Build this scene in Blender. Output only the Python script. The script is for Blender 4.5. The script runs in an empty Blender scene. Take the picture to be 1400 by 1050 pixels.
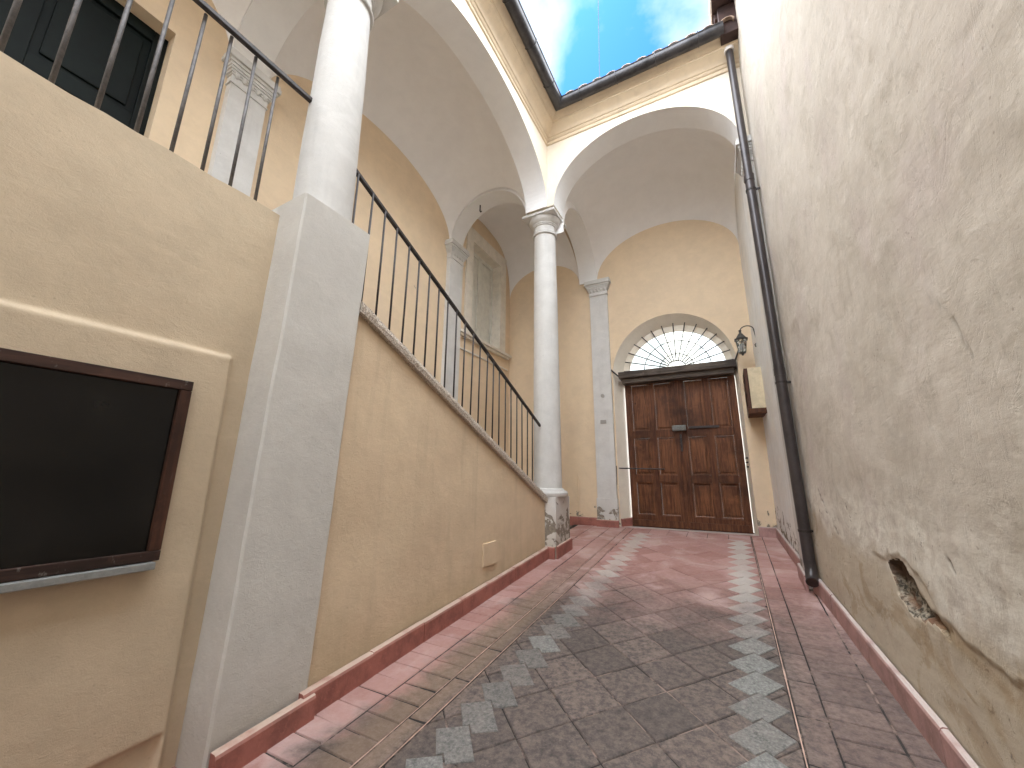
import bpy, bmesh, math, random
from mathutils import Matrix, Vector, noise
random.seed(7)
SC = bpy.context.scene
COL = SC.collection
R = math.radians

# ------------------------------------------------------------------ camera
F_PX = 540.0
up = Vector((20.0, -2315.0, F_PX)).normalized()            # world up seen in image space (x right, y down, z forward)
ty = -(up.x*300 + up.z*F_PX)/up.y
Yc = Vector((300, ty, F_PX)).normalized()
Xc = Yc.cross(up)
if Xc.x < 0: Xc = -Xc
RW = Matrix((Xc, Yc, up))                                  # image space -> world
right = RW @ Vector((1,0,0)); upv = -(RW @ Vector((0,1,0))); back = -(RW @ Vector((0,0,1)))
camd = bpy.data.cameras.new('camera'); cam = bpy.data.objects.new('camera', camd); COL.objects.link(cam)
m = Matrix((right, upv, back)).transposed().to_4x4(); m.translation = Vector((0,0,1.5))
cam.matrix_world = m
camd.sensor_width = 36; camd.lens = 36*F_PX/1400; camd.clip_start = .05; camd.clip_end = 5000
SC.camera = cam

# ------------------------------------------------------------------ light
SUN_EL, SUN_AZ = R(70), R(-35)      # azimuth from +Y towards +X
w = bpy.data.worlds.new('World'); SC.world = w; w.use_nodes = True
n = w.node_tree.nodes; l = w.node_tree.links; n.clear()
out = n.new('ShaderNodeOutputWorld'); bg = n.new('ShaderNodeBackground'); sky = n.new('ShaderNodeTexSky')
sky.sky_type = 'NISHITA'; sky.sun_disc = False; sky.sun_elevation = SUN_EL; sky.sun_rotation = SUN_AZ
sky.air_density = 1.0; sky.dust_density = 0.6; sky.ozone_density = 3.0
tc = n.new('ShaderNodeTexCoord'); nz = n.new('ShaderNodeTexNoise'); nz.inputs['Scale'].default_value = 2.6
nz.inputs['Detail'].default_value = 7; nz.inputs['Roughness'].default_value = .52; nz.inputs['Distortion'].default_value = .3
mp = n.new('ShaderNodeMapping'); mp.inputs['Location'].default_value = (0, 0, 0)
rp = n.new('ShaderNodeValToRGB'); rp.color_ramp.elements[0].position = .42; rp.color_ramp.elements[1].position = .60
mx = n.new('ShaderNodeMixRGB'); mx.inputs[2].default_value = (13.5, 13.2, 12.8, 1)
l.new(tc.outputs['Generated'], mp.inputs[0]); l.new(mp.outputs[0], nz.inputs['Vector'])
# an opening in the bright cloud cover towards the far end of the court
dt = n.new('ShaderNodeVectorMath'); dt.operation = 'DOT_PRODUCT'; dt.inputs[1].default_value = Vector((-.10, .62, .78)).normalized()
gp = n.new('ShaderNodeMapRange'); gp.interpolation_type = 'SMOOTHSTEP'; gp.inputs[1].default_value = .80; gp.inputs[2].default_value = .93; gp.inputs[3].default_value = 1; gp.inputs[4].default_value = 0
l.new(tc.outputs['Generated'], dt.inputs[0]); l.new(dt.outputs['Value'], gp.inputs[0])
ad = n.new('ShaderNodeMath'); ad.operation = 'MULTIPLY_ADD'; ad.inputs[1].default_value = .35
l.new(gp.outputs[0], ad.inputs[0]); l.new(nz.outputs['Fac'], ad.inputs[2]); l.new(ad.outputs[0], rp.inputs[0])
cb = n.new('ShaderNodeMixRGB'); cb.inputs[1].default_value = (6.2, 7.0, 7.2, 1); cb.inputs[2].default_value = (40, 42.5, 46, 1)
l.new(gp.outputs[0], cb.inputs[0]); l.new(cb.outputs[0], mx.inputs[2])
l.new(rp.outputs[0], mx.inputs[0]); tn = n.new('ShaderNodeMixRGB'); tn.blend_type = 'MULTIPLY'; tn.inputs[0].default_value = 1; tn.inputs[2].default_value = (.28, .82, 1.6, 1)
l.new(sky.outputs[0], tn.inputs[1]); l.new(tn.outputs[0], mx.inputs[1]); l.new(mx.outputs[0], bg.inputs[0])
bg.inputs[1].default_value = .05; l.new(bg.outputs[0], out.inputs[0])
sd = bpy.data.lights.new('sun', 'SUN'); sd.energy = 1.1; sd.angle = R(40); sd.color = (1, .97, .92)
so = bpy.data.objects.new('sun', sd); COL.objects.link(so)
sdir = Vector((math.sin(SUN_AZ)*math.cos(SUN_EL), math.cos(SUN_AZ)*math.cos(SUN_EL), math.sin(SUN_EL)))
so.rotation_euler = sdir.to_track_quat('Z', 'Y').to_euler(); so.location = (0, 0, 20)
SC.view_settings.view_transform = 'Standard'; SC.view_settings.look = 'None'
SC.view_settings.exposure = 2.28; SC.view_settings.gamma = 1
SC.cycles.max_bounces = 8; SC.cycles.diffuse_bounces = 5

# ------------------------------------------------------------------ material tools
class NT:
    def __init__(s, name):
        s.m = bpy.data.materials.new(name); s.m.use_nodes = True; s.t = s.m.node_tree; s.t.nodes.clear()
        s.o = s.n('OutputMaterial'); s.b = s.n('BsdfPrincipled'); s.l(s.b.outputs[0], s.o.inputs[0])
        s.tc = s.n('TexCoord'); s.co = s.tc.outputs['Object']
    def n(s, k): return s.t.nodes.new('ShaderNode'+k)
    def l(s, a, b): s.t.links.new(a, b)
    def put(s, inp, v):
        if hasattr(v, 'is_linked'): s.l(v, inp)
        elif isinstance(v, (tuple, list)): inp.default_value = (v[0], v[1], v[2], 1) if len(inp.default_value) == 4 else v
        else: inp.default_value = v
    def map(s, sc=(1,1,1), loc=(0,0,0)):
        m = s.n('Mapping'); s.l(s.co, m.inputs[0]); m.inputs['Scale'].default_value = sc; m.inputs['Location'].default_value = loc
        return m.outputs[0]
    def noise(s, scale, detail=5, rough=.55, vec=None, dist=0):
        k = s.n('TexNoise'); s.l(vec or s.co, k.inputs['Vector']); k.inputs['Scale'].default_value = scale
        k.inputs['Detail'].default_value = detail; k.inputs['Roughness'].default_value = rough; k.inputs['Distortion'].default_value = dist
        return k.outputs['Fac']
    def vor(s, scale, vec=None, out='Distance'):
        k = s.n('TexVoronoi'); s.l(vec or s.co, k.inputs['Vector']); k.inputs['Scale'].default_value = scale
        return k.outputs[out]
    def ramp(s, f, a, b, ca=0., cb=1.):
        k = s.n('MapRange'); k.clamp = True; s.put(k.inputs[0], f)
        for i, v in enumerate((a, b, ca, cb)): k.inputs[i+1].default_value = v
        k.interpolation_type = 'SMOOTHSTEP'
        return k.outputs[0]
    def mix(s, f, a, b, mode='MIX'):
        k = s.n('MixRGB'); k.blend_type = mode; s.put(k.inputs[0], f); s.put(k.inputs[1], a); s.put(k.inputs[2], b)
        return k.outputs[0]
    def math(s, op, a, b=0.):
        k = s.n('Math'); k.operation = op; s.put(k.inputs[0], a); s.put(k.inputs[1], b)
        return k.outputs[0]
    def sep(s):
        k = s.n('SeparateXYZ'); s.l(s.co, k.inputs[0]); return k.outputs
    def attr(s, name, which='Color'):
        k = s.n('Attribute'); k.attribute_name = name; return k.outputs[which]
    def bump(s, h, strength=.3, dist=.01, prev=None):
        k = s.n('Bump'); s.l(h, k.inputs['Height']); k.inputs['Strength'].default_value = strength; k.inputs['Distance'].default_value = dist
        if prev is not None: s.l(prev, k.inputs['Normal'])
        return k.outputs[0]
    def fin(s, col, rough=.8, normal=None, metal=0., **kw):
        s.put(s.b.inputs['Base Color'], col); s.put(s.b.inputs['Roughness'], rough); s.b.inputs['Metallic'].default_value = metal
        if normal is not None: s.l(normal, s.b.inputs['Normal'])
        for k, v in kw.items(): s.put(s.b.inputs[k.replace('_', ' ')], v)
        return s.m

def mul(c, k): return tuple(min(1, x*k) for x in c)
def plaster(name, base, alt=None, var=.12, bump=.35, peel=0., peel_h=.5, stain=0., stain_c=(.30,.24,.17), streak=0., pits=0.):
    t = NT(name); alt = alt or mul(base, .86)
    big = t.ramp(t.noise(.9, 6, .6), .35, .68); c = t.mix(big, base, alt)
    mid = t.ramp(t.noise(5, 8, .65), .3, .75); c = t.mix(t.math('MULTIPLY', mid, var*2.6), c, mul(base, .70))
    tr = t.ramp(t.noise(3.2, 8, .72, t.map((1, .45, 1.6), (2, 5, 1)), 1.1), .50, .66); c = t.mix(t.math('MULTIPLY', tr, var*1.6), c, mul(base, 1.14))
    fine = t.noise(38, 6, .7); c = t.mix(t.math('MULTIPLY', t.ramp(fine, .35, .8), var), c, mul(base, 1.12))
    z = t.sep(); hf = t.math('SUBTRACT', z[2], t.math('MULTIPLY', z[1], .083))
    if streak:
        s_ = t.noise(1, 5, .6, t.map((9, 9, .9))); c = t.mix(t.math('MULTIPLY', t.ramp(s_, .5, .75), streak), c, mul(base, .68))
    if stain:
        a = t.ramp(t.math('ADD', hf, t.math('MULTIPLY', t.noise(3, 6, .65), .9)), 1.0, .45)
        c = t.mix(t.math('MULTIPLY', a, stain), c, stain_c)
    h = t.noise(24, 8, .78, t.map((1, .85, 1.15)), .5); nb = t.bump(h, bump, .014); nb = t.bump(t.noise(150, 4, .7), bump, .003, nb)
    nb = t.bump(t.noise(2.2, 3, .5), bump*.7, .05, nb)
    if pits:
        v = t.ramp(t.vor(13, t.map((1,1,1), (3,1,2))), .1, .03); msk = t.ramp(t.noise(3.1, 3), .52, .6)
        p = t.math('MULTIPLY', v, msk); c = t.mix(t.math('MULTIPLY', p, pits), c, mul(base, .35))
    if peel:
        q = t.noise(7, 7, .6, t.map((1,1,1), (5,2,7)), .6)
        lim = t.ramp(hf, 0., peel_h, .12, -.15)
        e = t.ramp(t.math('ADD', q, lim), .575, .60); e = t.math('MULTIPLY', e, peel)
        c = t.mix(e, c, t.mix(t.noise(30, 4), (.12,.10,.08), (.40,.35,.28)))
        inv = t.math('SUBTRACT', 1., e); nb = t.bump(inv, .8, .01, nb)
    return t.fin(c, .88, nb)

M = {}
CREAM = (.66,.50,.32)
M['peach'] = plaster('peach_plaster', (.70,.55,.375), (.66,.51,.35), bump=.4, streak=.35, stain=.45, stain_c=(.42,.33,.20), pits=.3)
M['near'] = plaster('tan_plaster', (.585,.475,.335), (.55,.44,.31), bump=.4, var=.17, pits=.3)
M['ochre'] = plaster('ochre_plaster', (.74,.585,.40), (.70,.555,.39), peel=1., peel_h=.55)
M['cream'] = plaster('cream_plaster', (.80,.73,.62), (.78,.70,.57), bump=.2)
M['cornice'] = plaster('cornice_plaster', (.72,.60,.44), (.66,.54,.39), bump=.25, streak=.35)
M['vault'] = plaster('vault_plaster', (.84,.83,.82), (.81,.80,.79), bump=.25, var=.06)
M['arch'] = plaster('arch_plaster', (.84,.84,.83), (.80,.80,.80), bump=.15, var=.06)
M['white'] = plaster('white_plaster', (.645,.635,.61), (.595,.58,.55), bump=.35, var=.16, streak=.3, pits=.4, peel=1., peel_h=.75, stain=.25, stain_c=(.55,.50,.42))
M['pier'] = plaster('grey_plaster', (.62,.60,.555), (.57,.55,.51), bump=.4, var=.13, stain=.45, stain_c=(.40,.37,.31), pits=.2)
M['entry'] = plaster('worn_cream_plaster', (.82,.82,.80), (.78,.74,.66), bump=.3, streak=.45, peel=1., peel_h=.9)
M['beige'] = plaster('beige_plaster', (.55,.50,.42), bump=.3)

def m_rightwall():
    t = NT('weathered_wall_plaster'); z = t.sep()
    hf = t.math('SUBTRACT', z[2], t.math('MULTIPLY', z[1], .083))
    base = (.545,.49,.42)
    c = t.mix(t.ramp(t.noise(.8, 7, .62), .38, .66), base, (.49,.44,.37))
    c = t.mix(t.math('MULTIPLY', t.ramp(t.noise(1.7, 6, .6, t.map((1,1,.6), (4,4,1))), .48, .7), .7), c, (.50,.43,.39))
    c = t.mix(t.math('MULTIPLY', t.ramp(t.noise(2.4, 8, .7, t.map((1,1,1), (9,0,3)), .8), .50, .66), .6), c, (.40,.35,.28))
    c = t.mix(t.math('MULTIPLY', t.ramp(t.noise(5.5, 8, .75, t.map((1,1.6,.8), (2,2,3)), 1.2), .54, .68), .5), c, (.37,.33,.27))
    c = t.mix(t.math('MULTIPLY', t.ramp(t.noise(11, 8, .72, t.map((1,.8,1), (1,5,3)), .5), .45, .72), .35), c, (.66,.61,.54))
    # tan worn zone at the foot, whitish flaking band above it
    wz = t.math('ADD', hf, t.math('MULTIPLY', t.math('SUBTRACT', t.noise(1.8, 7, .62, t.map((1,1,1), (0,7,0))), .5), .8))
    low = t.ramp(wz, .82, .66); c = t.mix(t.math('MULTIPLY', low, .85), c, (.48,.41,.31))
    fl = t.math('MULTIPLY', t.ramp(wz, .70, .84), t.ramp(wz, 1.25, .92))
    c = t.mix(t.math('MULTIPLY', fl, t.ramp(t.noise(9, 7, .7, None, .6), .40, .56, .15, .85)), c, (.68,.64,.56))
    sp = t.math('MULTIPLY', t.ramp(t.noise(13, 6, .7, t.map((1,1,1), (3,3,3)), .4), .62, .66), t.math('MULTIPLY', t.ramp(hf, 1.25, .9), t.ramp(t.noise(1.7, 4), .46, .54)))
    wr = t.math('MULTIPLY', t.ramp(t.noise(3.5, 7, .65, t.map((1,.7,1), (3,1,8)), 1.), .52, .62), low); c = t.mix(t.math('MULTIPLY', wr, .7), c, (.36,.27,.175))
    c = t.mix(sp, c, (.22,.18,.14))
    pit = t.math('MULTIPLY', t.ramp(t.vor(17), .13, .05), t.ramp(t.noise(4, 3), .5, .58)); c = t.mix(t.math('MULTIPLY', pit, .55), c, (.25,.2,.16))
    c = t.mix(t.math('MULTIPLY', t.ramp(t.noise(26, 8, .78, t.map((1,1,.7), (6,1,2)), .6), .56, .70), .4), c, (.33,.29,.24))
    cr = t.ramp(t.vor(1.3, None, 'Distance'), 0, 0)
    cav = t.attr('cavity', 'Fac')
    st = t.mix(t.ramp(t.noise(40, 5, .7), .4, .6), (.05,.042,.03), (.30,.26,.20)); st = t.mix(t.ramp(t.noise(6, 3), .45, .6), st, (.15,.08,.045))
    st = t.mix(t.ramp(z[2], .93, .99), st, (.075,.045,.028))  # depth shade painted in brown over the upper inside of the hole
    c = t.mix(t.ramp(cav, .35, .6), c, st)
    c = t.mix(t.attr('crack', 'Fac'), c, (.10,.08,.06))
    c = t.mix(t.math('MULTIPLY', t.attr('tan', 'Fac'), .75), c, (.36,.26,.15))
    nb = t.bump(t.noise(30, 8, .72), .16, .008); nb = t.bump(t.noise(6, 6, .65, t.map((1,.5,1.2))), .3, .02, nb)
    nb = t.bump(t.noise(130, 3, .6), .14, .003, nb)
    nb = t.bump(t.ramp(t.noise(8, 9, .8, t.map((1,1,.55), (4,2,1)), 1.5), .56, .61), .22, .006, nb)
    nb = t.bump(t.ramp(t.noise(3.2, 9, .72, t.map((1,1,.7), (8,2,1)), 1.2), .50, .53), .3, .008, nb); nb = t.bump(t.math('ADD', low, fl), .35, .006, nb)
    nb = t.bump(pit, -.5, .006, nb)
    return t.fin(c, .9, nb)
M['right'] = m_rightwall()

def m_tiles():
    t = NT('paving_tiles'); z = t.sep(); tone = t.attr('tone', 'Fac'); kind = t.attr('kind', 'Fac')
    n1 = t.noise(24, 8, .75); n2 = t.noise(2.2, 7, .62, None, .6); n3 = t.noise(70, 5, .7)
    dark = t.mix(tone, (.100,.077,.066), (.185,.139,.118)); 
    dark = t.mix(t.ramp(n1, .35, .7), dark, (.05,.044,.043))
    red = t.mix(tone, (.36,.185,.16), (.46,.27,.24)); red = t.mix(t.ramp(n2, .45, .7), red, (.52,.36,.33))
    # the red screed shows where feet and rain have not worn it dark: far end and along the walls
    wv = t.math('MULTIPLY', t.math('SUBTRACT', n2, .5), 2.6)
    far = t.ramp(t.math('ADD', z[1], wv), 3.3, 5.7)
    lft = t.ramp(t.math('ADD', z[0], t.math('MULTIPLY', t.math('SUBTRACT', n2, .5), .9)), -1.80, -2.05)
    rgt = t.math('MULTIPLY', t.ramp(z[0], .12, .3), t.ramp(t.math('ADD', z[1], wv), 3.2, 5.9, .10, .85))
    msk = t.math('MAXIMUM', far, t.math('MAXIMUM', t.math('MULTIPLY', lft, .9), rgt))
    c = t.mix(msk, dark, red)
    buff = t.ramp(t.math('ABSOLUTE', t.math('ADD', z[0], 1.78)), .26, .05)
    c = t.mix(t.math('MULTIPLY', t.math('MULTIPLY', buff, .55), t.math('SUBTRACT', 1., t.math('MULTIPLY', far, .7))), c, (.25,.17,.115))
    lt = t.mix(t.ramp(n3, .35, .7), (.14,.145,.137), (.28,.285,.27)); lt = t.mix(t.ramp(n1, .5, .72), lt, (.09,.09,.088))
    lt = t.mix(t.math('MULTIPLY', far, .8), lt, (.62,.57,.52))
    c = t.mix(kind, c, lt)
    c = t.mix(t.math('MULTIPLY', t.ramp(n3, .55, .8), .3), c, (.42,.36,.33))
    nb = t.bump(n1, .8, .010); nb = t.bump(n3, .7, .004, nb); nb = t.bump(t.noise(4, 4), .3, .02, nb)
    return t.fin(c, t.ramp(n1, .3, .7, .55, .85), nb)
M['tile'] = m_tiles()
def m_grout():
    t = NT('joint_mortar'); n1 = t.noise(9, 6, .7)
    c = t.mix(t.ramp(t.noise(2.5, 6, .7), .50, .62), (.022,.019,.018), (.26,.19,.16)); return t.fin(c, .95, t.bump(t.noise(60,4), .4, .005))
M['grout'] = m_grout()
def simple(name, base, var=.15, scale=8, rough=.6, metal=0., bump=.15, **kw):
    t = NT(name); c = t.mix(t.ramp(t.noise(scale, 6, .65), .35, .7), base, mul(base, 1-var*2))
    c = t.mix(t.math('MULTIPLY', t.ramp(t.noise(scale*7, 4, .6), .5, .8), .4), c, mul(base, 1+var*1.5))
    return t.fin(c, rough, t.bump(t.noise(scale*6, 5, .6), bump, .004), metal, **kw)
def m_skirt(name, a, topc):
    t = NT(name); n1 = t.noise(6, 7, .65); c = t.mix(t.ramp(n1, .35, .7), a, mul(a, .62)); c = t.mix(t.math('MULTIPLY', t.ramp(t.noise(30, 6, .7), .5, .75), .5), c, mul(a, 1.4))
    g = t.n('NewGeometry'); sx = t.n('SeparateXYZ'); t.l(g.outputs['True Normal'], sx.inputs[0])     # mortar smeared along the top edge
    c = t.mix(t.math('MULTIPLY', t.ramp(sx.outputs[2], .3, .75), t.ramp(t.noise(5, 5), .3, .5, .45, 1)), c, topc)
    return t.fin(c, .65, t.bump(t.noise(45, 6, .7), .5, .005))
M['skirt'] = m_skirt('red_skirting', (.36,.135,.105), (.50,.37,.30)); M['skirt_pink'] = m_skirt('pink_skirting', (.42,.245,.225), (.47,.40,.37))
M['iron'] = simple('dark_iron', (.045,.036,.034), .3, 20, .5, .3)
M['iron_light'] = simple('grey_iron', (.13,.12,.115), .25, 18, .55, .3)
M['gutter'] = simple('dark_zinc', (.075,.072,.075), .3, 5, .42, .5)
M['pipe'] = simple('brown_pipe', (.060,.050,.050), .2, 3, .34, .25)
M['pipe_seal'] = simple('pale_seal', (.70,.66,.62), .1)
M['eave_wood'] = simple('dark_eave_wood', (.045,.022,.018), .3, 6, .8)
M['drip'] = simple('white_metal', (.8,.8,.78), .05, 6, .4)
M['rooftile'] = simple('clay_tile', (.42,.30,.22), .3, 9, .85, bump=.4)
M['roof'] = simple('roof_deck', (.30,.24,.2), .2)
M['shutter'] = simple('grey_shutter', (.70,.69,.62), .08, 6, .55)
M['wframe'] = simple('cream_frame', (.76,.71,.62), .08, 6, .7)
M['green'] = simple('dark_green_paint', (.004,.008,.007), .3, 3, .55, Specular_IOR_Level=.15)
M['sill_metal'] = simple('grey_sill', (.30,.31,.30), .15, 12, .5, .3)
M['stone_plain'] = simple('step_stone', (.45,.42,.38), .12, 6, .8)
M['box_cream'] = simple('cream_paint', (.68,.57,.38), .12, 6, .6)
M['lampmetal'] = simple('aged_lamp_metal', (.10,.10,.095), .35, 30, .45, .4)
M['plate'] = simple('grey_plate', (.36,.34,.31), .15)
M['ground'] = simple('earth', (.2,.17,.14), .2, 1, .95)
M['street'] = simple('street_stone', (.40,.38,.35), .15, 2, .9)
M['outside'] = simple('pale_facade', (.40,.43,.42), .06, 1.5, .9)
M['lock'] = simple('lock_metal', (.20,.205,.19), .3, 60, .5, .5)

def m_wood(name, a, b, rough=.45, axis=2, worn=.0):
    t = NT(name); sc = [14, 14, 14]; sc[axis] = 1.0
    g = t.noise(2.0, 8, .7, t.map(tuple(sc)), .8); g2 = t.noise(1.2, 4, .6)
    c = t.mix(t.ramp(g, .35, .66), a, b); c = t.mix(t.ramp(g2, .45, .7), c, mul(a, .55))
    c = t.mix(t.math('MULTIPLY', t.ramp(t.noise(9, 6, .7), .55, .72), .35), c, mul(b, 1.5))
    k = t.ramp(t.vor(3.1, t.map((1,1,.7))), .07, .02); c = t.mix(t.math('MULTIPLY', k, .8), c, (.02,.01,.008))
    if worn: c = t.mix(t.math('MULTIPLY', t.ramp(t.noise(26, 5, .7, t.map((1,1,.5))), .60, .68), worn), c, (.30,.28,.25))
    nb = t.bump(g, .35, .004); return t.fin(c, rough, nb, 0, Specular_IOR_Level=.25)
M['wood'] = m_wood('brown_door_wood', (.065,.023,.011), (.155,.060,.026), .6)
M['wood_panel'] = m_wood('door_panel_wood', (.085,.030,.013), (.215,.088,.038), .55)
M['beam'] = m_wood('grey_beam_wood', (.055,.042,.034), (.15,.12,.095), .7, axis=0)
M['casewood'] = m_wood('case_wood', (.040,.018,.012), (.10,.040,.022), .6, worn=.06)
M['casewood_h'] = m_wood('case_wood_top', (.030,.017,.013), (.07,.034,.024), .65, axis=1, worn=.35)

def m_glass(name, tint=(1,1,1), rough=.02):
    t = NT(name); return t.fin(tint, rough, None, 0, Transmission_Weight=1.0, IOR=1.45)
M['glass'] = m_glass('clear_glass', (.93,.96,.95))
t = NT('dark_case_glass')
M['darkglass'] = t.fin(t.mix(t.ramp(t.noise(3, 4), .4, .7), (.004,.004,.004), (.010,.009,.008)), .16, None, 0, Specular_IOR_Level=.3)
def m_granite():
    t = NT('bush_hammered_granite'); v = t.noise(75, 4, .75)
    c = t.mix(t.ramp(v, .35, .65), (.34,.27,.21), (.80,.72,.62)); c = t.mix(t.ramp(t.vor(90), .2, .35), (.10,.08,.07), c)
    return t.fin(c, .85, t.bump(v, .9, .012))
M['granite'] = m_granite()

# ------------------------------------------------------------------ object tools
def finish(name, bm, mats, parent=None, smooth=False, fix=True):
    if fix: bmesh.ops.recalc_face_normals(bm, faces=bm.faces[:])
    me = bpy.data.meshes.new(name); bm.to_mesh(me); bm.free()
    for k in (mats if isinstance(mats, (list, tuple)) else [mats]): me.materials.append(M[k] if isinstance(k, str) else k)
    if smooth:
        for p in me.polygons: p.use_smooth = True
    o = bpy.data.objects.new(name, me); COL.objects.link(o)
    if parent: adopt(o, parent)
    return o
ROOTLOC = {}
def wloc(o):
    v = Vector(o.location)
    return v
def adopt(o, parent):
    o.parent = parent
    p = parent; tr = Vector((0,0,0))
    if parent.type == 'EMPTY': tr = Vector(parent.location)
    o.matrix_parent_inverse = Matrix.Translation(-tr)
def tag(o, label, cat, group=None):
    o['label'] = label; o['category'] = cat; o['kind'] = 'thing'
    if group: o['group'] = group
    return o
def thing(name, loc, label, cat, group=None):
    e = bpy.data.objects.new(name, None); e.empty_display_size = .1; COL.objects.link(e); e.location = loc
    return tag(e, label, cat, group)
def structure(o): o['kind'] = 'structure'; return o
def box(bm, x0, x1, y0, y1, z0, z1, mi=0, bevel=0):
    vs = [bm.verts.new((x, y, z)) for z in (z0, z1) for y in (y0, y1) for x in (x0, x1)]
    fs = [bm.faces.new([vs[i] for i in q]) for q in ((0,2,3,1),(4,5,7,6),(0,1,5,4),(1,3,7,5),(3,2,6,7),(2,0,4,6))]
    for f in fs: f.material_index = mi
    if bevel:
        es = list({e for f in fs for e in f.edges})
        bmesh.ops.bevel(bm, geom=es, offset=bevel, segments=2, profile=.6, affect='EDGES')
    return fs
def bx(name, dims, mat, parent=None, bevel=.003):
    bm = bmesh.new(); box(bm, *dims, bevel=bevel); return finish(name, bm, mat, parent)
def tube(bm, pts, r, seg=10, cap=True):
    pts = [Vector(p) for p in pts]; rings = []
    for i, p in enumerate(pts):
        d = (pts[min(i+1, len(pts)-1)] - pts[max(i-1, 0)]).normalized()
        a = d.orthogonal().normalized() if i == 0 else (ra - d*ra.dot(d)).normalized()
        ra = a; b = d.cross(a); rr = r[i] if isinstance(r, (list, tuple)) else r
        rings.append([bm.verts.new(p + rr*(math.cos(t)*a + math.sin(t)*b)) for t in [2*math.pi*k/seg for k in range(seg)]])
    for A, B in zip(rings, rings[1:]):
        for k in range(seg): bm.faces.new((A[k], A[(k+1)%seg], B[(k+1)%seg], B[k]))
    if cap: bm.faces.new(rings[0][::-1]); bm.faces.new(rings[-1])
def lathe(bm, cx, cy, prof, seg=40):
    rings = [[bm.verts.new((cx+r*math.cos(2*math.pi*k/seg), cy+r*math.sin(2*math.pi*k/seg), z)) for k in range(seg)] for r, z in prof]
    for A, B in zip(rings, rings[1:]):
        for k in range(seg): bm.faces.new((A[k], A[(k+1)%seg], B[(k+1)%seg], B[k]))
    bm.faces.new(rings[0][::-1]); bm.faces.new(rings[-1])
def shade_auto(o, ang=35):
    me = o.data
    for p in me.polygons: p.use_smooth = True
    bm = bmesh.new(); bm.from_mesh(me)
    for e in bm.edges:
        if len(e.link_faces) == 2 and e.calc_face_angle(0) > R(ang): e.smooth = False
    bm.to_mesh(me); bm.free()
    return o
NA = 56
def ell(u, rise): return rise*math.sqrt(max(0, 1-(2*u-1)**2))
UU = [.5-.5*math.cos(math.pi*k/NA) for k in range(NA+1)]     # even steps round the arch
def arch_wall(name, axis, s0, s1, zb, zt, t0, t1, a0, a1, zs, rise, mats, parent=None, b=None, sill=None):
    """wall slab with one arched opening; axis 'x' or 'y' = direction of the wall; t0 = front plane, t1 = back plane;
    b = (a0,a1,zs,rise) of the opening on the back plane"""
    bm = bmesh.new()
    P = (lambda s, t, z: (s, t, z)) if axis == 'x' else (lambda s, t, z: (t, s, z))
    b = b or (a0, a1, zs, rise)
    cache = {}
    def V(s, t, z):
        k = (round(s, 5), round(t, 5), round(z, 5))
        if k not in cache: cache[k] = bm.verts.new(P(s, t, z))
        return cache[k]
    def q(a, b_, c, d, mi=0):
        vs = []
        for v in (a, b_, c, d):
            if v not in vs: vs.append(v)
        if len(vs) > 2:
            try: f = bm.faces.new(vs); f.material_index = mi
            except ValueError: pass
    cur = {}
    for t, (p0, p1, ps, pr) in ((t0, (a0, a1, zs, rise)), (t1, b)):
        pts = [(p0+(p1-p0)*u, ps+ell(u, pr)) for u in UU]; cur[t] = pts
        for (sa, za), (sb, zb_) in zip(pts, pts[1:]): q(V(sa, t, za), V(sb, t, zb_), V(sb, t, zt), V(sa, t, zt))
        if p0 > s0: q(V(s0, t, zb), V(p0, t, zb), V(p0, t, ps), V(s0, t, ps)) if ps > zb else None; q(V(s0, t, ps), V(p0, t, ps), V(p0, t, zt), V(s0, t, zt))
        if p1 < s1: q(V(p1, t, zb), V(s1, t, zb), V(s1, t, ps), V(p1, t, ps)) if ps > zb else None; q(V(p1, t, ps), V(s1, t, ps), V(s1, t, zt), V(p1, t, zt))
    A, B = cur[t0], cur[t1]
    for i in range(NA): q(V(A[i][0], t0, A[i][1]), V(A[i+1][0], t0, A[i+1][1]), V(B[i+1][0], t1, B[i+1][1]), V(B[i][0], t1, B[i][1]), 1)
    if zs > zb:
        q(V(a0, t0, zb), V(a0, t0, zs), V(b[0], t1, b[2]), V(b[0], t1, zb), 1); q(V(a1, t0, zb), V(a1, t0, zs), V(b[1], t1, b[2]), V(b[1], t1, zb), 1)
    q(V(s0, t0, zb), V(s0, t1, zb), V(s0, t1, zt), V(s0, t0, zt)); q(V(s1, t0, zb), V(s1, t1, zb), V(s1, t1, zt), V(s1, t0, zt))
    q(V(s0, t0, zt), V(s1, t0, zt), V(s1, t1, zt), V(s0, t1, zt))
    q(V(s0, t0, zb), V(a0, t0, zb), V(b[0], t1, zb), V(s0, t1, zb)); q(V(a1, t0, zb), V(s1, t0, zb), V(s1, t1, zb), V(b[1], t1, zb))
    return finish(name, bm, mats, parent)
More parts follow.
